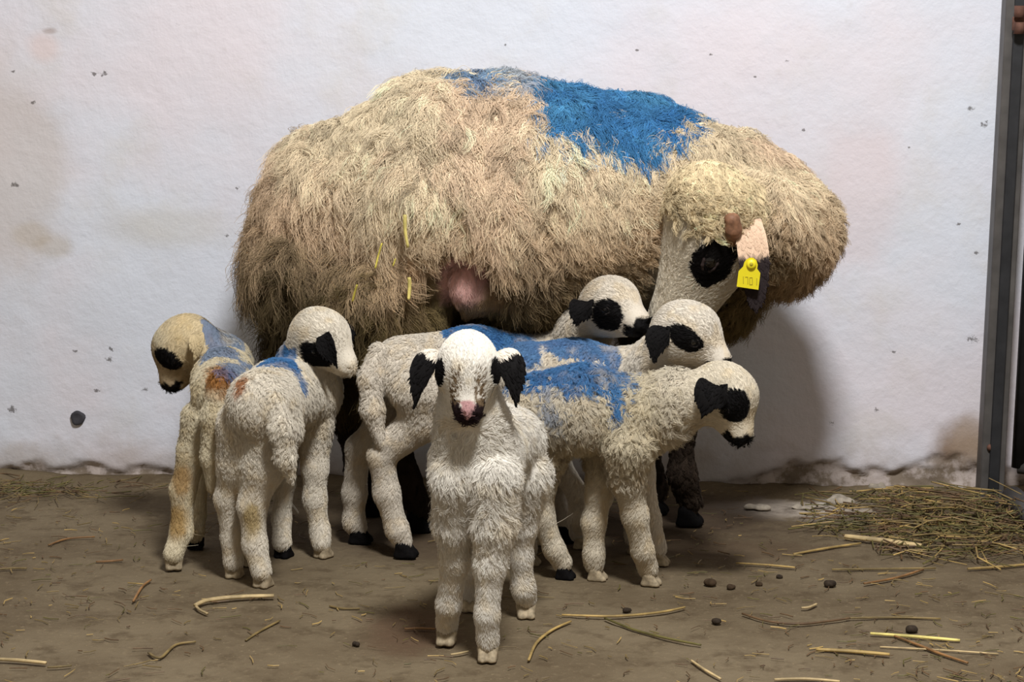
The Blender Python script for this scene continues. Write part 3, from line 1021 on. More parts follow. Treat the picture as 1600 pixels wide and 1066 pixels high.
def noise(nt, vec, scale, detail=4, rough=0.55, dist=0.0):
    n = N(nt, 'ShaderNodeTexNoise', Scale=scale, Detail=detail, Roughness=rough, Distortion=dist)
    nt.links.new(vec, n.inputs['Vector'])
    return n.outputs['Fac']


def math_(nt, op, a, b=None, clamp=False):
    n = N(nt, 'ShaderNodeMath', operation=op, use_clamp=clamp)
    for i, v in enumerate((a, b)):
        if v is None:
            continue
        if isinstance(v, (int, float)):
            n.inputs[i].default_value = v
        else:
            nt.links.new(v, n.inputs[i])
    return n.outputs[0]


def ramp(nt, x, a, b):
    n = N(nt, 'ShaderNodeMapRange', interpolation_type='SMOOTHSTEP')
    nt.links.new(x, n.inputs['Value'])
    n.inputs['From Min'].default_value = a
    n.inputs['From Max'].default_value = b
    return n.outputs['Result']


def mixc(nt, fac, a, b):
    n = N(nt, 'ShaderNodeMix', data_type='RGBA')
    if isinstance(fac, (int, float)):
        n.inputs[0].default_value = fac
    else:
        nt.links.new(fac, n.inputs[0])
    for i, v in ((6, a), (7, b)):
        if isinstance(v, tuple):
            n.inputs[i].default_value = (*srgb(*v), 1)
        else:
            nt.links.new(v, n.inputs[i])
    return n.outputs[2]


def spot(nt, vec, p, r, soft, warp, stretch=(1, 1, 1)):
    """mask 1 near p, with a ragged edge"""
    d = N(nt, 'ShaderNodeVectorMath', operation='SUBTRACT')
    nt.links.new(vec, d.inputs[0])
    d.inputs[1].default_value = [float(v) for v in p]
    m = N(nt, 'ShaderNodeVectorMath', operation='MULTIPLY')
    nt.links.new(d.outputs[0], m.inputs[0])
    m.inputs[1].default_value = stretch
    l = N(nt, 'ShaderNodeVectorMath', operation='LENGTH')
    nt.links.new(m.outputs[0], l.inputs[0])
    x = math_(nt, 'ADD', l.outputs['Value'], math_(nt, 'MULTIPLY', math_(nt, 'SUBTRACT', warp, 0.5), r * 1.3))
    return ramp(nt, x, r, r * soft)


def wall_material():
    m, nt, b = mat_base('limewashed_plaster')
    tc = N(nt, 'ShaderNodeTexCoord')
    v = tc.outputs['Object']
    sx = N(nt, 'ShaderNodeSeparateXYZ')
    nt.links.new(v, sx.inputs[0])
    z = sx.outputs['Z']
    n1 = noise(nt, v, 1.6, 5)
    n2 = noise(nt, v, 5.0, 6, 0.6)
    n3 = noise(nt, v, 28.0, 6, 0.65)
    n4 = noise(nt, v, 90.0, 3)
    n4w = ramp(nt, noise(nt, v, 160.0, 4, 0.7), 0.3, 0.7)
    c = mixc(nt, ramp(nt, n1, 0.38, 0.62), (218, 221, 230), (225, 217, 222))
    c = mixc(nt, math_(nt, 'MULTIPLY', ramp(nt, n2, 0.50, 0.72), 0.35), c, (206, 198, 186))
    c = mixc(nt, math_(nt, 'MULTIPLY', ramp(nt, n3, 0.60, 0.76), 0.22), c, (188, 178, 172))
    # smears, splashes and tinted patches with places of their own
    P0 = lambda px, py: PY(px, py, 0.0)
    for px, py, r, st, col, a in [
        (50, 365, 0.05, (1, 1, 1.6), (186, 172, 148), 0.45), (85, 385, 0.035, (0.7, 1, 1.2), (176, 160, 132), 0.4),
        (260, 355, 0.10, (0.6, 1, 1.8), (204, 200, 194), 0.5), (0, 260, 0.16, (1, 1, 0.6), (198, 184, 172), 0.5),
        (70, 75, 0.045, (1, 1, 1), (226, 204, 200), 0.6), (80, 48, 0.016, (0.7, 1, 1.6), (150, 124, 110), 0.5),
        (1508, 735, 0.085, (1.1, 1, 0.75), (142, 118, 96), 0.95), (1518, 690, 0.06, (1.3, 1, 0.8), (168, 146, 126), 0.7), (1340, 300, 0.12, (1, 1, 0.7), (222, 204, 204), 0.5)]:
        k = spot(nt, v, P0(px, py), r, 0.4, n2, st)
        c = mixc(nt, math_(nt, 'MULTIPLY', k, a), c, col)
    # dark specks (flies' dirt, chips)
    for px, py, r in [(22, 112, .004), (52, 160, .0045), (25, 288, .006), (148, 115, .005), (163, 115, .006), (371, 294, .004), (355, 368, .004), (118, 548, .005),
                      (172, 562, .007), (20, 640, .009), (152, 610, .005), (227, 608, .006), (174, 545, .006), (1254, 203, .004), (1517, 168, .006), (1537, 195, .006),
                      (1541, 190, .005), (995, 78, .003), (790, 70, .003), (1110, 85, .003), (1525, 395, .004), (1520, 530, .008), (1395, 550, .005), (1370, 640, .006),
                      (1300, 660, .005), (278, 38, .003), (1230, 95, .003), (1420, 230, .003), (1498, 350, .004), (1180, 120, .0025)]:
        k = spot(nt, v, P0(px, py), r * 0.9, 0.3, n4w, (0.8, 0.05, 1.1))
        c = mixc(nt, math_(nt, 'MULTIPLY', k, 0.75), c, (74, 66, 60))
    # soiled, peeling foot of the wall
    foot = math_(nt, 'ADD', z, math_(nt, 'MULTIPLY', math_(nt, 'SUBTRACT', n2, 0.5), -0.16))
    foot = math_(nt, 'ADD', foot, math_(nt, 'MULTIPLY', math_(nt, 'SUBTRACT', n3, 0.5), -0.05))
    c = mixc(nt, math_(nt, 'MULTIPLY', ramp(nt, foot, 0.09, 0.02), 0.55), c, (172, 158, 148))
    at = N(nt, 'ShaderNodeAttribute', attribute_name='col')
    under = mixc(nt, ramp(nt, n3, 0.42, 0.58), (130, 115, 98), (190, 176, 168))
    c = mixc(nt, math_(nt, 'MULTIPLY', at.outputs['Fac'], 0.95), c, under)
    nt.links.new(c, b.inputs['Base Color'])
    b.inputs['Roughness'].default_value = 0.75
    b.inputs['Specular IOR Level'].default_value = 0.2
    hgt = math_(nt, 'ADD', math_(nt, 'MULTIPLY', n2, 0.8), math_(nt, 'ADD', math_(nt, 'MULTIPLY', n3, 0.30), math_(nt, 'MULTIPLY', n4, 0.10)))
    bp = N(nt, 'ShaderNodeBump', Strength=0.55, Distance=0.012)
    nt.links.new(hgt, bp.inputs['Height'])
    nt.links.new(bp.outputs['Normal'], b.inputs['Normal'])
    return m


def rough_material(name, cols, scale, bump=0.5, dist=0.006, speck=None):
    m, nt, b = mat_base(name)
    tc = N(nt, 'ShaderNodeTexCoord')
    v = tc.outputs['Object']
    n1, n2, n3 = noise(nt, v, scale, 6, 0.6), noise(nt, v, scale * 5, 6, 0.65), noise(nt, v, scale * 24, 4, 0.6)
    c = mixc(nt, ramp(nt, n1, 0.36, 0.64), cols[0], cols[1])
    c = mixc(nt, math_(nt, 'MULTIPLY', ramp(nt, n2, 0.48, 0.68), 0.7), c, cols[2])
    c = mixc(nt, math_(nt, 'MULTIPLY', ramp(nt, n3, 0.55, 0.70), 0.5), c, cols[3])
    if speck:
        n4 = noise(nt, v, scale * 60, 2, 0.5)
        c = mixc(nt, math_(nt, 'MULTIPLY', ramp(nt, n4, 0.68, 0.76), 0.6), c, speck)
    for px, py, r, st, col, a in FLOOR_SPOTS if name == 'packed_dirt' else []:
        k = spot(nt, v, PF(px, py), r, 0.35, n2, st)
        c = mixc(nt, math_(nt, 'MULTIPLY', k, a), c, col)
    nt.links.new(c, b.inputs['Base Color'])
    b.inputs['Roughness'].default_value = 0.9
    b.inputs['Specular IOR Level'].default_value = 0.15
    hgt = math_(nt, 'ADD', math_(nt, 'MULTIPLY', n2, 0.6), math_(nt, 'MULTIPLY', n3, 0.4))
    bp = N(nt, 'ShaderNodeBump', Strength=bump, Distance=dist)
    nt.links.new(hgt, bp.inputs['Height'])
    nt.links.new(bp.outputs['Normal'], b.inputs['Normal'])
    return m


FLOOR_SPOTS = [  # limed patches, a dark brown patch, painted shade under the sheep: px, py, radius m, stretch, colour, strength
    (640, 985, 0.10, (1, 0.55, 1), (84, 62, 46), 0.7), (1245, 796, 0.15, (0.8, 1.5, 1), (176, 164, 150), 0.9),
    (1310, 786, 0.035, (0.7, 1, 1), (200, 192, 180), 0.8), (1080, 800, 0.16, (0.7, 0.8, 1), (58, 46, 36), 0.7),
    (800, 820, 0.30, (0.45, 1.0, 1), (66, 52, 40), 0.6), (1150, 860, 0.10, (0.5, 1, 1), (80, 62, 46), 0.5), (700, 860, 0.14, (0.6, 1, 1), (74, 58, 44), 0.5)]


def grid(x0, x1, n, z0, z1, m, f):
    V = [f(x0 + (x1 - x0) * i / n, z0 + (z1 - z0) * j / m) for j in range(m + 1) for i in range(n + 1)]
    Q = [[j * (n + 1) + i, j * (n + 1) + i + 1, (j + 1) * (n + 1) + i + 1, (j + 1) * (n + 1) + i] for j in range(m) for i in range(n)]
    return np.array(V), Q


def build_setting():
    # back wall: uneven lime plaster front on a solid wall
    n, mz = 620, 150
    xs = np.linspace(-2.6, 2.6, n + 1)
    zs = np.concatenate([np.linspace(-0.05, 0.15, 41)[:-1], np.linspace(0.15, 2.6, mz - 39)])
    gx, gz = np.meshgrid(xs, zs)
    p = np.stack([gx.ravel(), np.zeros(gx.size), gz.ravel()], 1)
    bulge = 0.010 * (fbm(p, 2.2) - 0.5) + 0.004 * (fbm(p, 11) - 0.5)
    edge = 0.012 + 0.05 * (fbm(p * [1, 1, 0.6], 6, 5) - 0.42) + 0.055 * sstep(0.42, 0.56, p[:, 0]) * sstep(1.0, 0.85, p[:, 0]) * fbm(p * [1, 1, 1] + 3, 13, 4)
    eaten = sstep(edge + 0.012, edge - 0.010, p[:, 2] + 0.030 * (fbm(p, 45, 2) - 0.5))
    eat = 0.011 * eaten * (0.3 + 1.4 * fbm(p, 30))
    p[:, 1] = -bulge + eat - 0.004
    k = len(xs)
    Q = [[j * k + i, j * k + i + 1, (j + 1) * k + i + 1, (j + 1) * k + i] for j in range(len(zs) - 1) for i in range(k - 1)]
    base = len(p)
    bk = np.array([[-2.6, 0.25, -0.05], [2.6, 0.25, -0.05], [2.6, 0.25, 2.6], [-2.6, 0.25, 2.6]])
    V = np.concatenate([p, bk])
    m_ = len(zs)
    Q = Q + [[base + 1, base, base + 3, base + 2]]
    Q.append([base] + [base + 1] + [i for i in range(k - 1, -1, -1)])
    Q.append([base + 2] + [base + 3] + [(m_ - 1) * k + i for i in range(k)])
    Q.append([base + 3, base] + [j * k for j in range(m_)])
    Q.append([base + 1, base + 2] + [j * k + k - 1 for j in range(m_ - 1, -1, -1)])
    o = mesh('wall_back', V, Q, wall_material(), col=np.concatenate([eaten, np.zeros(4)])[:, None] * np.ones(3))
    tag(o, 'uneven white limewashed wall behind the sheep', 'wall', kind='structure')
    # floor
    n1, n2 = 300, 240
    xs, ys = np.linspace(-2.6, 2.6, n1 + 1), np.linspace(-4.6, 0.02, n2 + 1)
    gx, gy = np.meshgrid(xs, ys)
    p = np.stack([gx.ravel(), gy.ravel(), np.zeros(gx.size)], 1)
    p[:, 2] = -0.006 * fbm(p, 6) - 0.003 * fbm(p, 30) + 0.0045
    p[:, 2] += 0.018 * sstep(-0.07, 0.0, p[:, 1]) * fbm(p, 14)
    k = n1 + 1
    Q = [[j * k + i, j * k + i + 1, (j + 1) * k + i + 1, (j + 1) * k + i] for j in range(n2) for i in range(n1)]
    b0 = len(p)
    V = np.concatenate([p, [[-2.6, -4.6, -0.1], [2.6, -4.6, -0.1], [2.6, 0.02, -0.1], [-2.6, 0.02, -0.1]]])
    Q += [[b0 + 3, b0 + 2, b0 + 1, b0]]
    Q.append([b0, b0 + 1] + [i for i in range(n1, -1, -1)])
    Q.append([b0 + 2, b0 + 3] + [n2 * k + i for i in range(k)])
    Q.append([b0 + 3, b0] + [j * k for j in range(n2 + 1)])
    Q.append([b0 + 1, b0 + 2] + [j * k + k - 1 for j in range(n2, -1, -1)])
    o = mesh('floor', V, Q, rough_material('packed_dirt', [(118, 104, 82), (100, 86, 66), (82, 68, 50), (128, 112, 88)], 3.4, 0.8, 0.007, (160, 142, 110)))
    tag(o, 'trodden brown earth floor littered with straw', 'floor', kind='structure')


# ------------------------------------------------------------------ straw, droppings, rubble
def tube(pts, r, n=7, flat=1.0):
    """a stalk along a bent line, closed at both ends; flat squashes it across the vertical"""
    pts = [np.asarray(p, float) for p in pts]
    V, Q = [], []
    for i, p in enumerate(pts):
        t = nrm(pts[min(i + 1, len(pts) - 1)] - pts[max(i - 1, 0)])
        a = np.cross(t, [0, 0, 1.0])
        a = nrm(a) if np.linalg.norm(a) > 0.05 else np.array([1.0, 0, 0])
        c = np.cross(a, t)
        rr = r if np.isscalar(r) else r[i]
        for j in range(n):
            th = 2 * math.pi * j / n
            V.append(p + rr * (math.cos(th) * a + flat * math.sin(th) * c))
    for i in range(len(pts) - 1):
        for j in range(n):
            Q.append([i * n + j, i * n + (j + 1) % n, (i + 1) * n + (j + 1) % n, (i + 1) * n + j])
    Q.append(list(range(n))[::-1])
    Q.append([(len(pts) - 1) * n + j for j in range(n)])
    return V, Q


def straw_mat(name, rgb):
    m, nt, b = mat_base(name)
    tc = N(nt, 'ShaderNodeTexCoord')
    n1 = noise(nt, tc.outputs['Object'], 30, 4)
    c = srgb(*rgb)
    r = mixc(nt, ramp(nt, n1, 0.35, 0.65), tuple(int(v * 0.82) for v in rgb), tuple(min(255, int(v * 1.1)) for v in rgb))
    nt.links.new(r, b.inputs['Base Color'])
    b.inputs['Roughness'].default_value = 0.55
    b.inputs['Specular IOR Level'].default_value = 0.3
    return m


SM = {'pale': straw_mat('straw_pale', (192, 168, 122)), 'gold': straw_mat('straw_gold', (172, 144, 88)), 'dull': straw_mat('straw_dull', (128, 108, 68)),
      'green': straw_mat('hay_green', (100, 92, 50)), 'brown': straw_mat('stem_brown', (104, 80, 56)), 'orange': straw_mat('straw_orange', (140, 102, 62)),
      'bright': straw_mat('straw_bright', (222, 204, 120)), 'yellow': straw_mat('straw_yellow', (196, 180, 80))}


def smooth_line(pts, n=5):
    pts = [np.asarray(p, float) for p in pts]
    if len(pts) == 2:
        return [pts[0] + (pts[1] - pts[0]) * i / n for i in range(n + 1)]
    out = []
    for i in range(len(pts) - 1):
        p0, p1, p2, p3 = pts[max(i - 1, 0)], pts[i], pts[i + 1], pts[min(i + 2, len(pts) - 1)]
        for k in range(n):
            t = k / n
            out.append(0.5 * (2 * p1 + (p2 - p0) * t + (2 * p0 - 5 * p1 + 4 * p2 - p3) * t * t + (-p0 + 3 * p1 - 3 * p2 + p3) * t ** 3))
    out.append(pts[-1])
    return out


STRAWS = [
    ([(305, 946), (325, 938), (370, 933), (428, 931)], 0.0045, 'pale', 'thick pale bent straw on floor just below the tail-on lamb with blue withers', [(305, 946), (312, 953), (324, 959)]),
    ([(878, 961), (960, 963), (1030, 957), (1070, 949)], 0.0025, 'gold', 'long golden straw on floor right of the foremost lamb, upper one of its bunch', None),
    ([(826, 1032), (838, 1005), (862, 985), (892, 971)], 0.0024, 'gold', 'curved straw on floor beside the foremost lamb, bending toward bottom of photo', None),
    ([(945, 966), (990, 984), (1040, 997), (1095, 1008)], 0.0024, 'green', 'greenish stem running down right from the long golden straw on floor', None),
    ([(1160, 959), (1200, 971), (1250, 975), (1300, 970), (1328, 966)], 0.0024, 'brown', 'dark curved twig on floor left of the two long right-hand straws', None),
    ([(1322, 966), (1400, 965), (1470, 967)], 0.0022, 'dull', 'long straight dull straw on floor touching the dark curved twig', None),
    ([(1360, 990), (1430, 995), (1500, 1001)], 0.0032, 'bright', 'brightest yellow straw on floor, topmost of the crossing bunch at lower right', None),
    ([(1275, 1015), (1330, 1018), (1390, 1023)], 0.0036, 'gold', 'thick short golden straw on floor left of the crossing bunch at lower right', None),
    ([(1398, 994), (1440, 1010), (1470, 1022), (1512, 1036)], 0.0026, 'orange', 'orange brown straw slanting across the crossing bunch at lower right', None),
    ([(1375, 1011), (1470, 1016), (1560, 1022)], 0.0017, 'pale', 'thin pale straw on floor, lowest of the crossing bunch at lower right', None),
    ([(1080, 1032), (1100, 1046), (1126, 1061)], 0.0022, 'pale', 'short pale straw slanting down at bottom of floor, right of center', None),
    ([(1320, 838), (1380, 845), (1440, 853)], 0.0060, 'pale', 'wide flat pale straw on floor left of the hay heap', None),
    ([(1240, 866), (1290, 857), (1345, 849)], 0.0028, 'gold', 'golden straw on floor rising toward the wide flat pale straw', None),
    ([(1150, 880), (1200, 883), (1242, 887)], 0.0022, 'gold', 'golden straw on floor nearest right of the woolly blue-backed lamb', None),
    ([(1300, 890), (1380, 889), (1462, 888)], 0.0024, 'dull', 'long level straw on floor below the wide flat pale straw', None),
    ([(1350, 912), (1400, 903), (1442, 890)], 0.0026, 'orange', 'brownish straw crossing under the right end of the long level straw', None),
    ([(1512, 889), (1560, 886), (1606, 882)], 0.0030, 'gold', 'straight golden stalk lying out at front of the hay heap by the right edge', None),
    ([(-6, 1030), (30, 1032), (72, 1036)], 0.0034, 'pale', 'pale straw on floor at lower left edge of photo', None),
    ([(74, 1043), (92, 1042), (112, 1040)], 0.0020, 'dull', 'short dull straw on floor right of the pale lower left straw', None),
    ([(232, 1020), (250, 1028), (274, 1008), (306, 1003)], 0.0024, 'dull', 'bent grey straw folded like a hook on floor at lower left', None),
    ([(384, 1001), (405, 987), (437, 970)], 0.0022, 'dull', 'dull curved stem on floor below the thick pale bent straw', None),
    ([(632, 983), (655, 982), (680, 983)], 0.0022, 'orange', 'short straw on the damp patch left of the foremost lamb\'s hooves', None),
    ([(1252, 950), (1264, 949), (1276, 944)], 0.0024, 'pale', 'tiny pale straw bit on floor above the dark curved twig', None),
    ([(1210, 1062), (1260, 1061), (1312, 1065)], 0.0026, 'pale', 'pale straw at the very bottom edge of the photo, right of center', None),
    ([(515, 947), (535, 951), (562, 951)], 0.0020, 'dull', 'short dull straw on floor between the tail-on lamb and foremost lamb', None),
    ([(-6, 890), (20, 888), (42, 888)], 0.0022, 'dull', 'short dull straw on floor at left edge below the wall foot', None),
    ([(150, 878), (172, 877), (192, 875)], 0.0024, 'orange', 'short orange straw on floor left of the far-left lamb\'s hoof', None),
    ([(208, 940), (222, 917), (236, 906)], 0.0022, 'orange', 'upright slanting brown stem on floor below the far-left lamb', None),
    ([(704, 1023), (718, 1021), (732, 1018)], 0.0020, 'pale', 'small pale straw bit on floor between the foremost lamb\'s front hooves', None),
    ([(76, 852), (105, 842), (148, 839)], 0.0022, 'orange', 'thin orange straw on floor left, near the wall foot', None),
]


def litter(name, label, cat, n, place, lens, rad, mats, lift, kind='stuff', avoid=()):
    V, Q, mi = [], [], []
    for i in range(n):
        p = place()
        L = random.uniform(*lens)
        a = random.uniform(0, math.pi * 2)
        z0 = p[2]
        dz = random.uniform(-1, 1) * lift
        d = np.array([math.cos(a), math.sin(a), dz])
        bend = np.array([-math.sin(a), math.cos(a), random.uniform(0, 0.6 if lift > 0.05 else 0.05)]) * random.uniform(-0.18, 0.18) * L
        pts = [p - d * L / 2, p + bend, p + d * L / 2]
        if avoid and any((q[0] - a) ** 2 + (q[1] - b) ** 2 < 0.0016 for q in pts for a, b in avoid):
            continue
        for q in pts:
            q[2] = max(q[2], 0.002)
            q[1] = min(q[1], -0.012)
        v, q = tube(pts, random.uniform(*rad), 4)
        b = len(V)
        V += v
        Q += [[b + k for k in f] for f in q]
        mi += [random.randrange(len(mats))] * len(q)
    o = mesh(name, V, Q, mats[0], smooth=False)
    for m in mats[1:]:
        o.data.materials.append(m)
    o.data.polygons.foreach_set('material_index', mi)
    return tag(o, label, cat, kind=kind)


def build_ground_things(ewe_bvh):
    for pts, r, m, label, br in STRAWS:
        line = smooth_line([PF(x, y, r + 0.002) for x, y in pts])
        k = len(line)
        v, q = tube(line, [r * (0.75 + 0.25 * math.sin(math.pi * (i + 0.6) / (k + 0.4))) for i in range(k)], 8, 0.75)
        org = np.array([line[k // 2][0], line[k // 2][1], 0.0])
        if br:
            v2, q2 = tube(smooth_line([PF(x, y, r * 0.6 + 0.002) for x, y in br]), r * 0.5, 7, 0.8)
            q = q + [[len(v) + a for a in f] for f in q2]
            v = v + v2
        o = mesh('straw_stalk', v, q, SM[m], None, org)
        tag(o, label, 'straw', 'straw stalks lying on the floor')
    # droppings and clods
    md = simple('dung', (52, 42, 32), 0.8, 0, 0.2, 0.4, 200)
    mc = simple('clod', (70, 56, 42), 0.9, 0, 0.1, 0.4, 120)
    for px, py, r, m, label in [
        (980, 954, .0050, md, 'dark pellet beside the long golden straw right of the foremost lamb'),
        (1218, 902, .0050, md, 'small round dark pellet on floor between woolly lamb and hay heap'),
        (1297, 913, .0075, md, 'dark pellet on floor below the long level straw'),
        (1424, 984, .0070, md, 'largest dark pellet, just above the brightest yellow straw'),
        (1187, 913, .0050, mc, 'brown clod left of the small round dark pellet'),
        (1110, 911, .0075, mc, 'biggest brown clod on floor right of the woolly lamb\'s front hoof'),
        (1142, 918, .0055, mc, 'brown clod just right of the biggest clod'),
        (556, 1007, .0045, md, 'tiny dark pellet on floor left of the foremost lamb at bottom'),
        (1120, 972, .0060, md, 'dark leaf-like crumb on floor left of the dark curved twig'),
        (1010, 905, .0, md, '')]:
        if not r:
            continue
        c = PF(px, py, r * 0.7)
        b = Body(r * 0.5)
        for k in range(4):
            b.cone(c + np.array([random.uniform(-.7, .7) * r, random.uniform(-.5, .5) * r, random.uniform(-0.1, 0.2) * r]),
                   c + np.array([random.uniform(-.8, .8) * r, random.uniform(-.5, .5) * r, 0]), r * random.uniform(.5, .7), r * random.uniform(.45, .65))
        v, q = b.build(r / 5)
        v[:, 2] -= v[:, 2].min()
        org = np.array([c[0], c[1], 0.0])
        tag(mesh('dropping' if m is md else 'clod', v, q, m, None, org), label, 'dropping' if m is md else 'clod', 'pellets and clods on the floor')
    # fallen plaster lumps at the foot of the wall
    mp = simple('fallen_plaster', (160, 149, 134), 0.9, 0, 0.1, 0.30, 90)
    for px, py, w_, h_, label in [
        (1310, 789, 0.034, 0.013, 'largest flat white plaster lump on floor near wall, right of ewe'),
        (1182, 797, 0.024, 0.008, 'flat white plaster flake on floor near wall, left end of limed patch'),
        (1262, 796, 0.026, 0.006, 'thin white plaster flake on floor between lump and left flake'),
        (1370, 768, 0.014, 0.014, 'pale pinkish plaster crumb tight at the wall foot, right of large lump'),
        (1318, 762, 0.012, 0.011, 'pale plaster crumb tight at the wall foot above the large lump')]:
        c = PF(px, py)
        b = Body(0.006)
        for k in range(7):
            a = c + np.array([random.uniform(-.8, .8) * w_, random.uniform(-.35, .35) * w_, 0])
            b.ell(a + [0, 0, h_ * 0.4], np.eye(3), np.array([w_ * random.uniform(.25, .5), w_ * random.uniform(.2, .35), h_ * random.uniform(.5, .9)]), 0.004)
        v, q = b.build(0.0025, floor=0.0)
        v = v + 0.003 * (np.stack([vnoise(v, 90), vnoise(v + 3, 90), vnoise(v + 6, 90)], 1) - 0.5)
        v[:, 2] -= v[:, 2].min()
        tag(mesh('plaster_lump', v, q, mp, None, np.array([c[0], c[1], 0.0])), label, 'plaster')
    # fine litter all over the floor
    def anywhere():
        while True:
            x, y = random.uniform(-1.35, 1.4), random.uniform(-1.75, -0.03)
            dens = 0.35 + 0.65 * float(vnoise(np.array([[x, y, 0.3]]), 3.5)[0]) + 0.5 * (x > 0.3) * (y < -0.4)
            hot = any((x - a) ** 2 + (y - b) ** 2 < 0.0022 for a, b in HOOVES)
            hp_ = PF(1540, 815)
            lp_ = PF(40, 770)
            hot = hot or ((x - hp_[0]) / 0.41) ** 2 + ((y - hp_[1]) / 0.41) ** 2 < 1 or (abs(x - lp_[0]) < 0.3 and abs(y - lp_[1]) < 0.13)
            if not hot and random.random() < dens * 0.8:
                return np.array([x, y, 0.004])
    litter('straw_litter', 'fine broken straw and chaff scattered over the earth floor', 'straw litter', 2600, anywhere, (0.004, 0.034), (0.0004, 0.0010),
           [SM['dull'], SM['brown'], SM['brown'], SM['green'], SM['dull'], SM['gold']], 0.02)

    def crumbs():
        p = anywhere()
        return p
    # hay heap by the gate
    hp = PF(1540, 815)

    def heap():
        while True:
            x, y = hp[0] + random.gauss(0.02, 0.16), hp[1] + random.gauss(-0.04, 0.16)
            if y < -0.02 and x < 1.25:
                if ((x - hp[0]) / 0.33) ** 2 + ((y - hp[1]) / 0.33) ** 2 > 1:
                    continue
                d = ((x - hp[0] - 0.05) / 0.2) ** 2 + ((y - hp[1]) / 0.2) ** 2
                return np.array([x, y, 0.006 + random.random() * 0.055 * math.exp(-d)])
    litter('hay_heap', 'low heap of loose greenish hay at the foot of the metal gate post', 'hay', 1250, heap, (0.02, 0.12), (0.0006, 0.0016),
           [SM['green'], SM['dull'], SM['brown'], SM['brown'], SM['green'], SM['green'], SM['dull'], SM['gold']], 0.12, avoid=[PF(1532, 785)[:2], PF(1549, 772)[:2], PF(1565, 775)[:2]] + [(PF(1582, 778) + (PF(1640, 832) - PF(1582, 778)) * t)[:2] for t in np.linspace(0, 2.3, 14)])

    lp = PF(40, 770)

    def leftheap():
        while True:
            x, y = lp[0] + random.gauss(0, 0.12), lp[1] + random.gauss(0, 0.05)
            if y < -0.02:
                return np.array([x, y, 0.004 + random.random() * 0.008])
    litter('hay_scraps', 'thin scatter of trampled hay along the wall foot at far left', 'hay', 160, leftheap, (0.02, 0.08), (0.0006, 0.0012),
           [SM['green'], SM['dull'], SM['brown']], 0.05)
    # straws caught in the fleece
    for pts, r, m, label in [
        ([(632, 336), (633, 360), (638, 386)], 0.0030, 'bright', 'upper bright straw stuck in the wool of the ewe\'s thigh'),
        ([(639, 434), (640, 450), (639, 468)], 0.0032, 'bright', 'lower bright straw stuck in the wool of the ewe\'s thigh'),
        ([(597, 380), (591, 400), (586, 420)], 0.0022, 'yellow', 'slanting yellow straw in the ewe\'s wool left of the upper bright straw'),
        ([(557, 446), (554, 458), (552, 470)], 0.0020, 'yellow', 'short yellow straw in the ewe\'s wool above the right-looking lamb\'s head'),
        ([(618, 404), (614, 416)], 0.0018, 'yellow', 'tiny straw bit in the ewe\'s wool between the two bright straws'),
        ([(478, 468), (476, 486)], 0.0018, 'yellow', 'thin straw in the dark wool low on the ewe\'s rump')]:
        line = []
        for px, py in smooth_line([np.array(p, float) for p in pts], 4):
            d = ray(px, py)
            hit = ewe_bvh.ray_cast(Vector(CAM), Vector(d).normalized())
            q = np.array(hit[0]) - nrm(d) * 0.060 if hit[0] else PY(px, py, -0.5)
            line.append(q)
        yy = np.mean([q[1] for q in line])
        line = [q + nrm(ray(*[800, 533])) * 0 + np.array([0, (yy - q[1]) * 0.6, 0]) for q in line]
        v, q = tube(line, r, 7, 0.7)
        tag(mesh('straw_stalk', v, q, SM[m], None, line[len(line) // 2]), label, 'straw', 'straws caught in the ewe\'s fleece')


def box(c, ax, half):
    """V,Q of a box with axes ax (rows) and half sizes"""
    V = []
    for i in (-1, 1):
        for j in (-1, 1):
            for k in (-1, 1):
                V.append(np.asarray(c) + i * half[0] * ax[0] + j * half[1] * ax[1] + k * half[2] * ax[2])
    Q = [[0, 1, 3, 2], [4, 6, 7, 5], [0, 4, 5, 1], [2, 3, 7, 6], [0, 2, 6, 4], [1, 5, 7, 3]]
    return V, Q


def bevel(o, w_=0.002, s_=2):
    b = o.modifiers.new('bevel', 'BEVEL')
    b.width = w_
    b.segments = s_
    return o


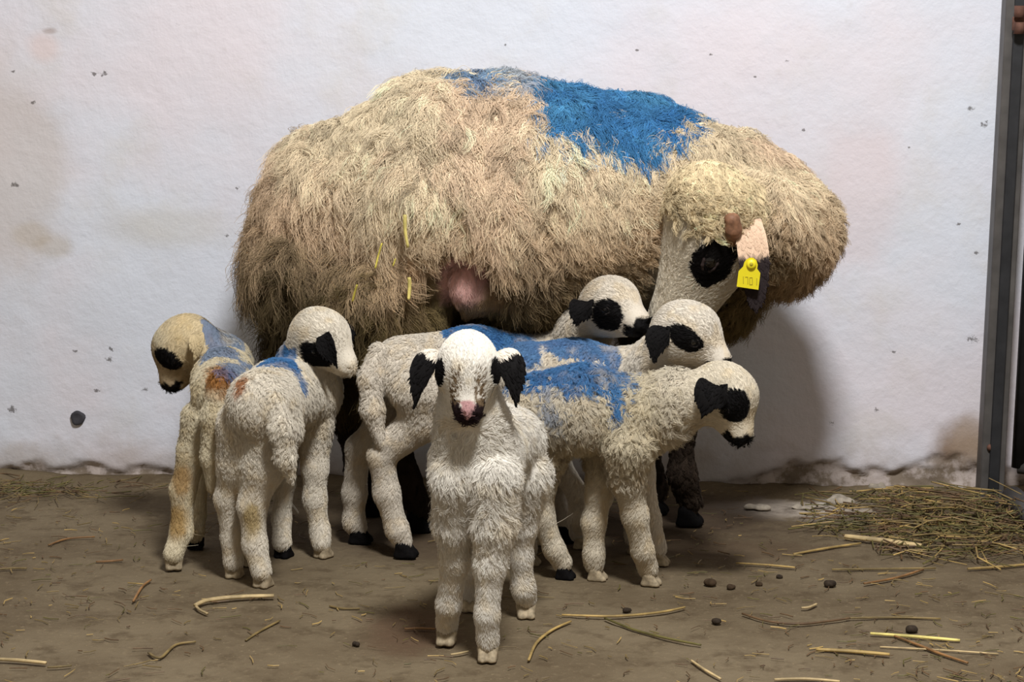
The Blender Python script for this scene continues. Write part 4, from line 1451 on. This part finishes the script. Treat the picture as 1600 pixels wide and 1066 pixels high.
def build_gate():
    mm = simple('painted_steel', (84, 80, 77), 0.55, 0.2, 0.4, 0.30, 22)
    md = simple('dark_steel', (46, 46, 48), 0.55, 0.3, 0.4, 0.25, 30)
    mr = simple('rusty_steel', (104, 72, 60), 0.8, 0.2, 0.3, 0.4, 60)
    mw = simple('galvanised_wire', (168, 166, 168), 0.4, 0.7, 0.5)
    yg = -0.10
    b0 = PY(1549, 772, yg)
    b0[2] = 0.0
    t0 = PY(1596, -70, yg)
    ax = nrm(t0 - b0)
    Ln = float(np.linalg.norm(t0 - b0)) + 0.35
    sx = nrm(np.cross(ax, [0, 1.0, 0]))
    if sx[0] < 0:
        sx = -sx
    sy = np.cross(ax, sx)
    if sy[1] > 0:
        sy = -sy
    root = thing('gate_post', 'dark grey leaning steel angle post in front of the wall at right edge', 'post', b0)
    half = Ln / 2
    c = b0 + ax * half
    w_ = 0.021
    v, q = box(c, (sx, sy, ax), (w_, 0.004, half))
    v = np.array(v)
    v[:, 2] = np.where(v[:, 2] < 0.05, np.maximum(v[:, 2], 0.0), v[:, 2])
    bevel(mesh('flange', v, q, mm, root, b0, smooth=False))
    v, q = box(c - sx * (w_ - 0.003) - sy * 0.024, (sx, sy, ax), (0.004, 0.026, half - 0.01))
    bevel(mesh('web', v, q, mm, root, b0, smooth=False))
    v, q = box(c + sx * 0.001 + sy * 0.008, (sx, sy, ax), (0.009, 0.006, half - 0.02))
    bevel(mesh('rib', v, q, md, root, b0, smooth=False))
    v, q = box(b0 + np.array([0, 0.0, 0.006]), np.eye(3), (0.026, 0.03, 0.006))
    bevel(mesh('base_plate', v, q, md, root, b0, smooth=False))
    for fr_ in (0.08, 0.9):
        v, q = ball(b0 + ax * Ln * fr_ + sy * 0.007 + sx * -0.008, 0.006)
        mesh('bolt', v, q, mr, root, b0)
    # the gate leaf, opening right of the post
    g0 = b0 + sx * 0.046 + np.array([0, 0.0, 0.05])
    gr = thing('metal_gate', 'grey steel gate with wire mesh at the right edge beyond the post', 'gate', g0)
    H_ = 1.15
    u_ = nrm(np.array([0.9, -0.42, 0]))
    stile = g0 + ax * 0.02
    W_ = 0.75
    for a, b_ in [(stile, stile + ax * H_), (stile + u_ * W_, stile + u_ * W_ + ax * H_)]:
        v, q = tube([a, b_], 0.013, 12)
        mesh('stile', v, q, md, gr, g0)
    for zf in (0.0, 0.5, 1.0):
        a = stile + ax * H_ * zf
        v, q = tube([a, a + u_ * W_], 0.012, 12)
        mesh('rail', v, q, mm, gr, g0)
    V, Q = [], []
    for i in range(1, 15):
        a = stile + u_ * W_ * i / 15
        v, q = tube([a, a + ax * H_], 0.0016, 6)
        Q += [[len(V) + k for k in f] for f in q]
        V += v
    for i in range(1, 23):
        a = stile + ax * H_ * i / 23
        v, q = tube([a, a + u_ * W_], 0.0016, 6)
        Q += [[len(V) + k for k in f] for f in q]
        V += v
    mesh('wire_mesh', V, Q, mw, gr, g0)
    # hinge
    hp = PY(1592, 42, yg - 0.032)
    for dz in (-0.012, 0.016):
        v, q = tube([hp + np.array([0, 0, dz]), hp + np.array([0, 0, dz + 0.02])], 0.009, 12)
        mesh('hinge', v, q, mr, gr, g0)
    v, q = box(hp + np.array([0.012, 0.01, 0.005]), (sx, sy, ax), (0.022, 0.004, 0.012))
    bevel(mesh('hinge_plate', v, q, mr, gr, g0, smooth=False))
    # low pipe running forward from the foot of the post
    p0, p1 = PF(1582, 778, 0.024), PF(1640, 832, 0.022)
    v, q = tube([p0, (p0 + p1) / 2, p1 + (p1 - p0) * 1.2], 0.021, 16)
    tag(mesh('floor_pipe', v, q, mm, None, np.array([p0[0], p0[1], 0])), 'grey steel pipe lying on the floor at the foot of the gate post', 'pipe')
    # plug in the wall
    c = PY(122, 653, -0.004)
    V, Q = [], []
    prof = [(0.0, -0.005), (0.0085, -0.006), (0.0120, -0.007), (0.0135, -0.004), (0.0138, 0.012)]
    n = 18
    for r, y in prof:
        for j in range(n):
            th = 2 * math.pi * j / n
            rr = r * (1 + 0.06 * math.sin(3 * th + 1) + 0.04 * math.sin(5 * th))
            V.append(c + np.array([rr * math.cos(th), y, rr * math.sin(th)]))
    for i in range(len(prof) - 1):
        for j in range(n):
            Q.append([i * n + j, i * n + (j + 1) % n, (i + 1) * n + (j + 1) % n, (i + 1) * n + j])
    tag(mesh('wall_plug', V, Q, simple('plug', (66, 64, 68), 0.8, 0, 0.2, 0.2, 100), None, c), 'round dark grey plug set in the white wall at left', 'plug')


build_setting()
EWE, EV, EQ, EY = make_ewe()
for d in LAMBS:
    make_lamb(d)
bvh = BVHTree.FromPolygons([Vector(v) for v in EV], [list(map(int, q)) for q in EQ])
build_ground_things(bvh)
build_gate()
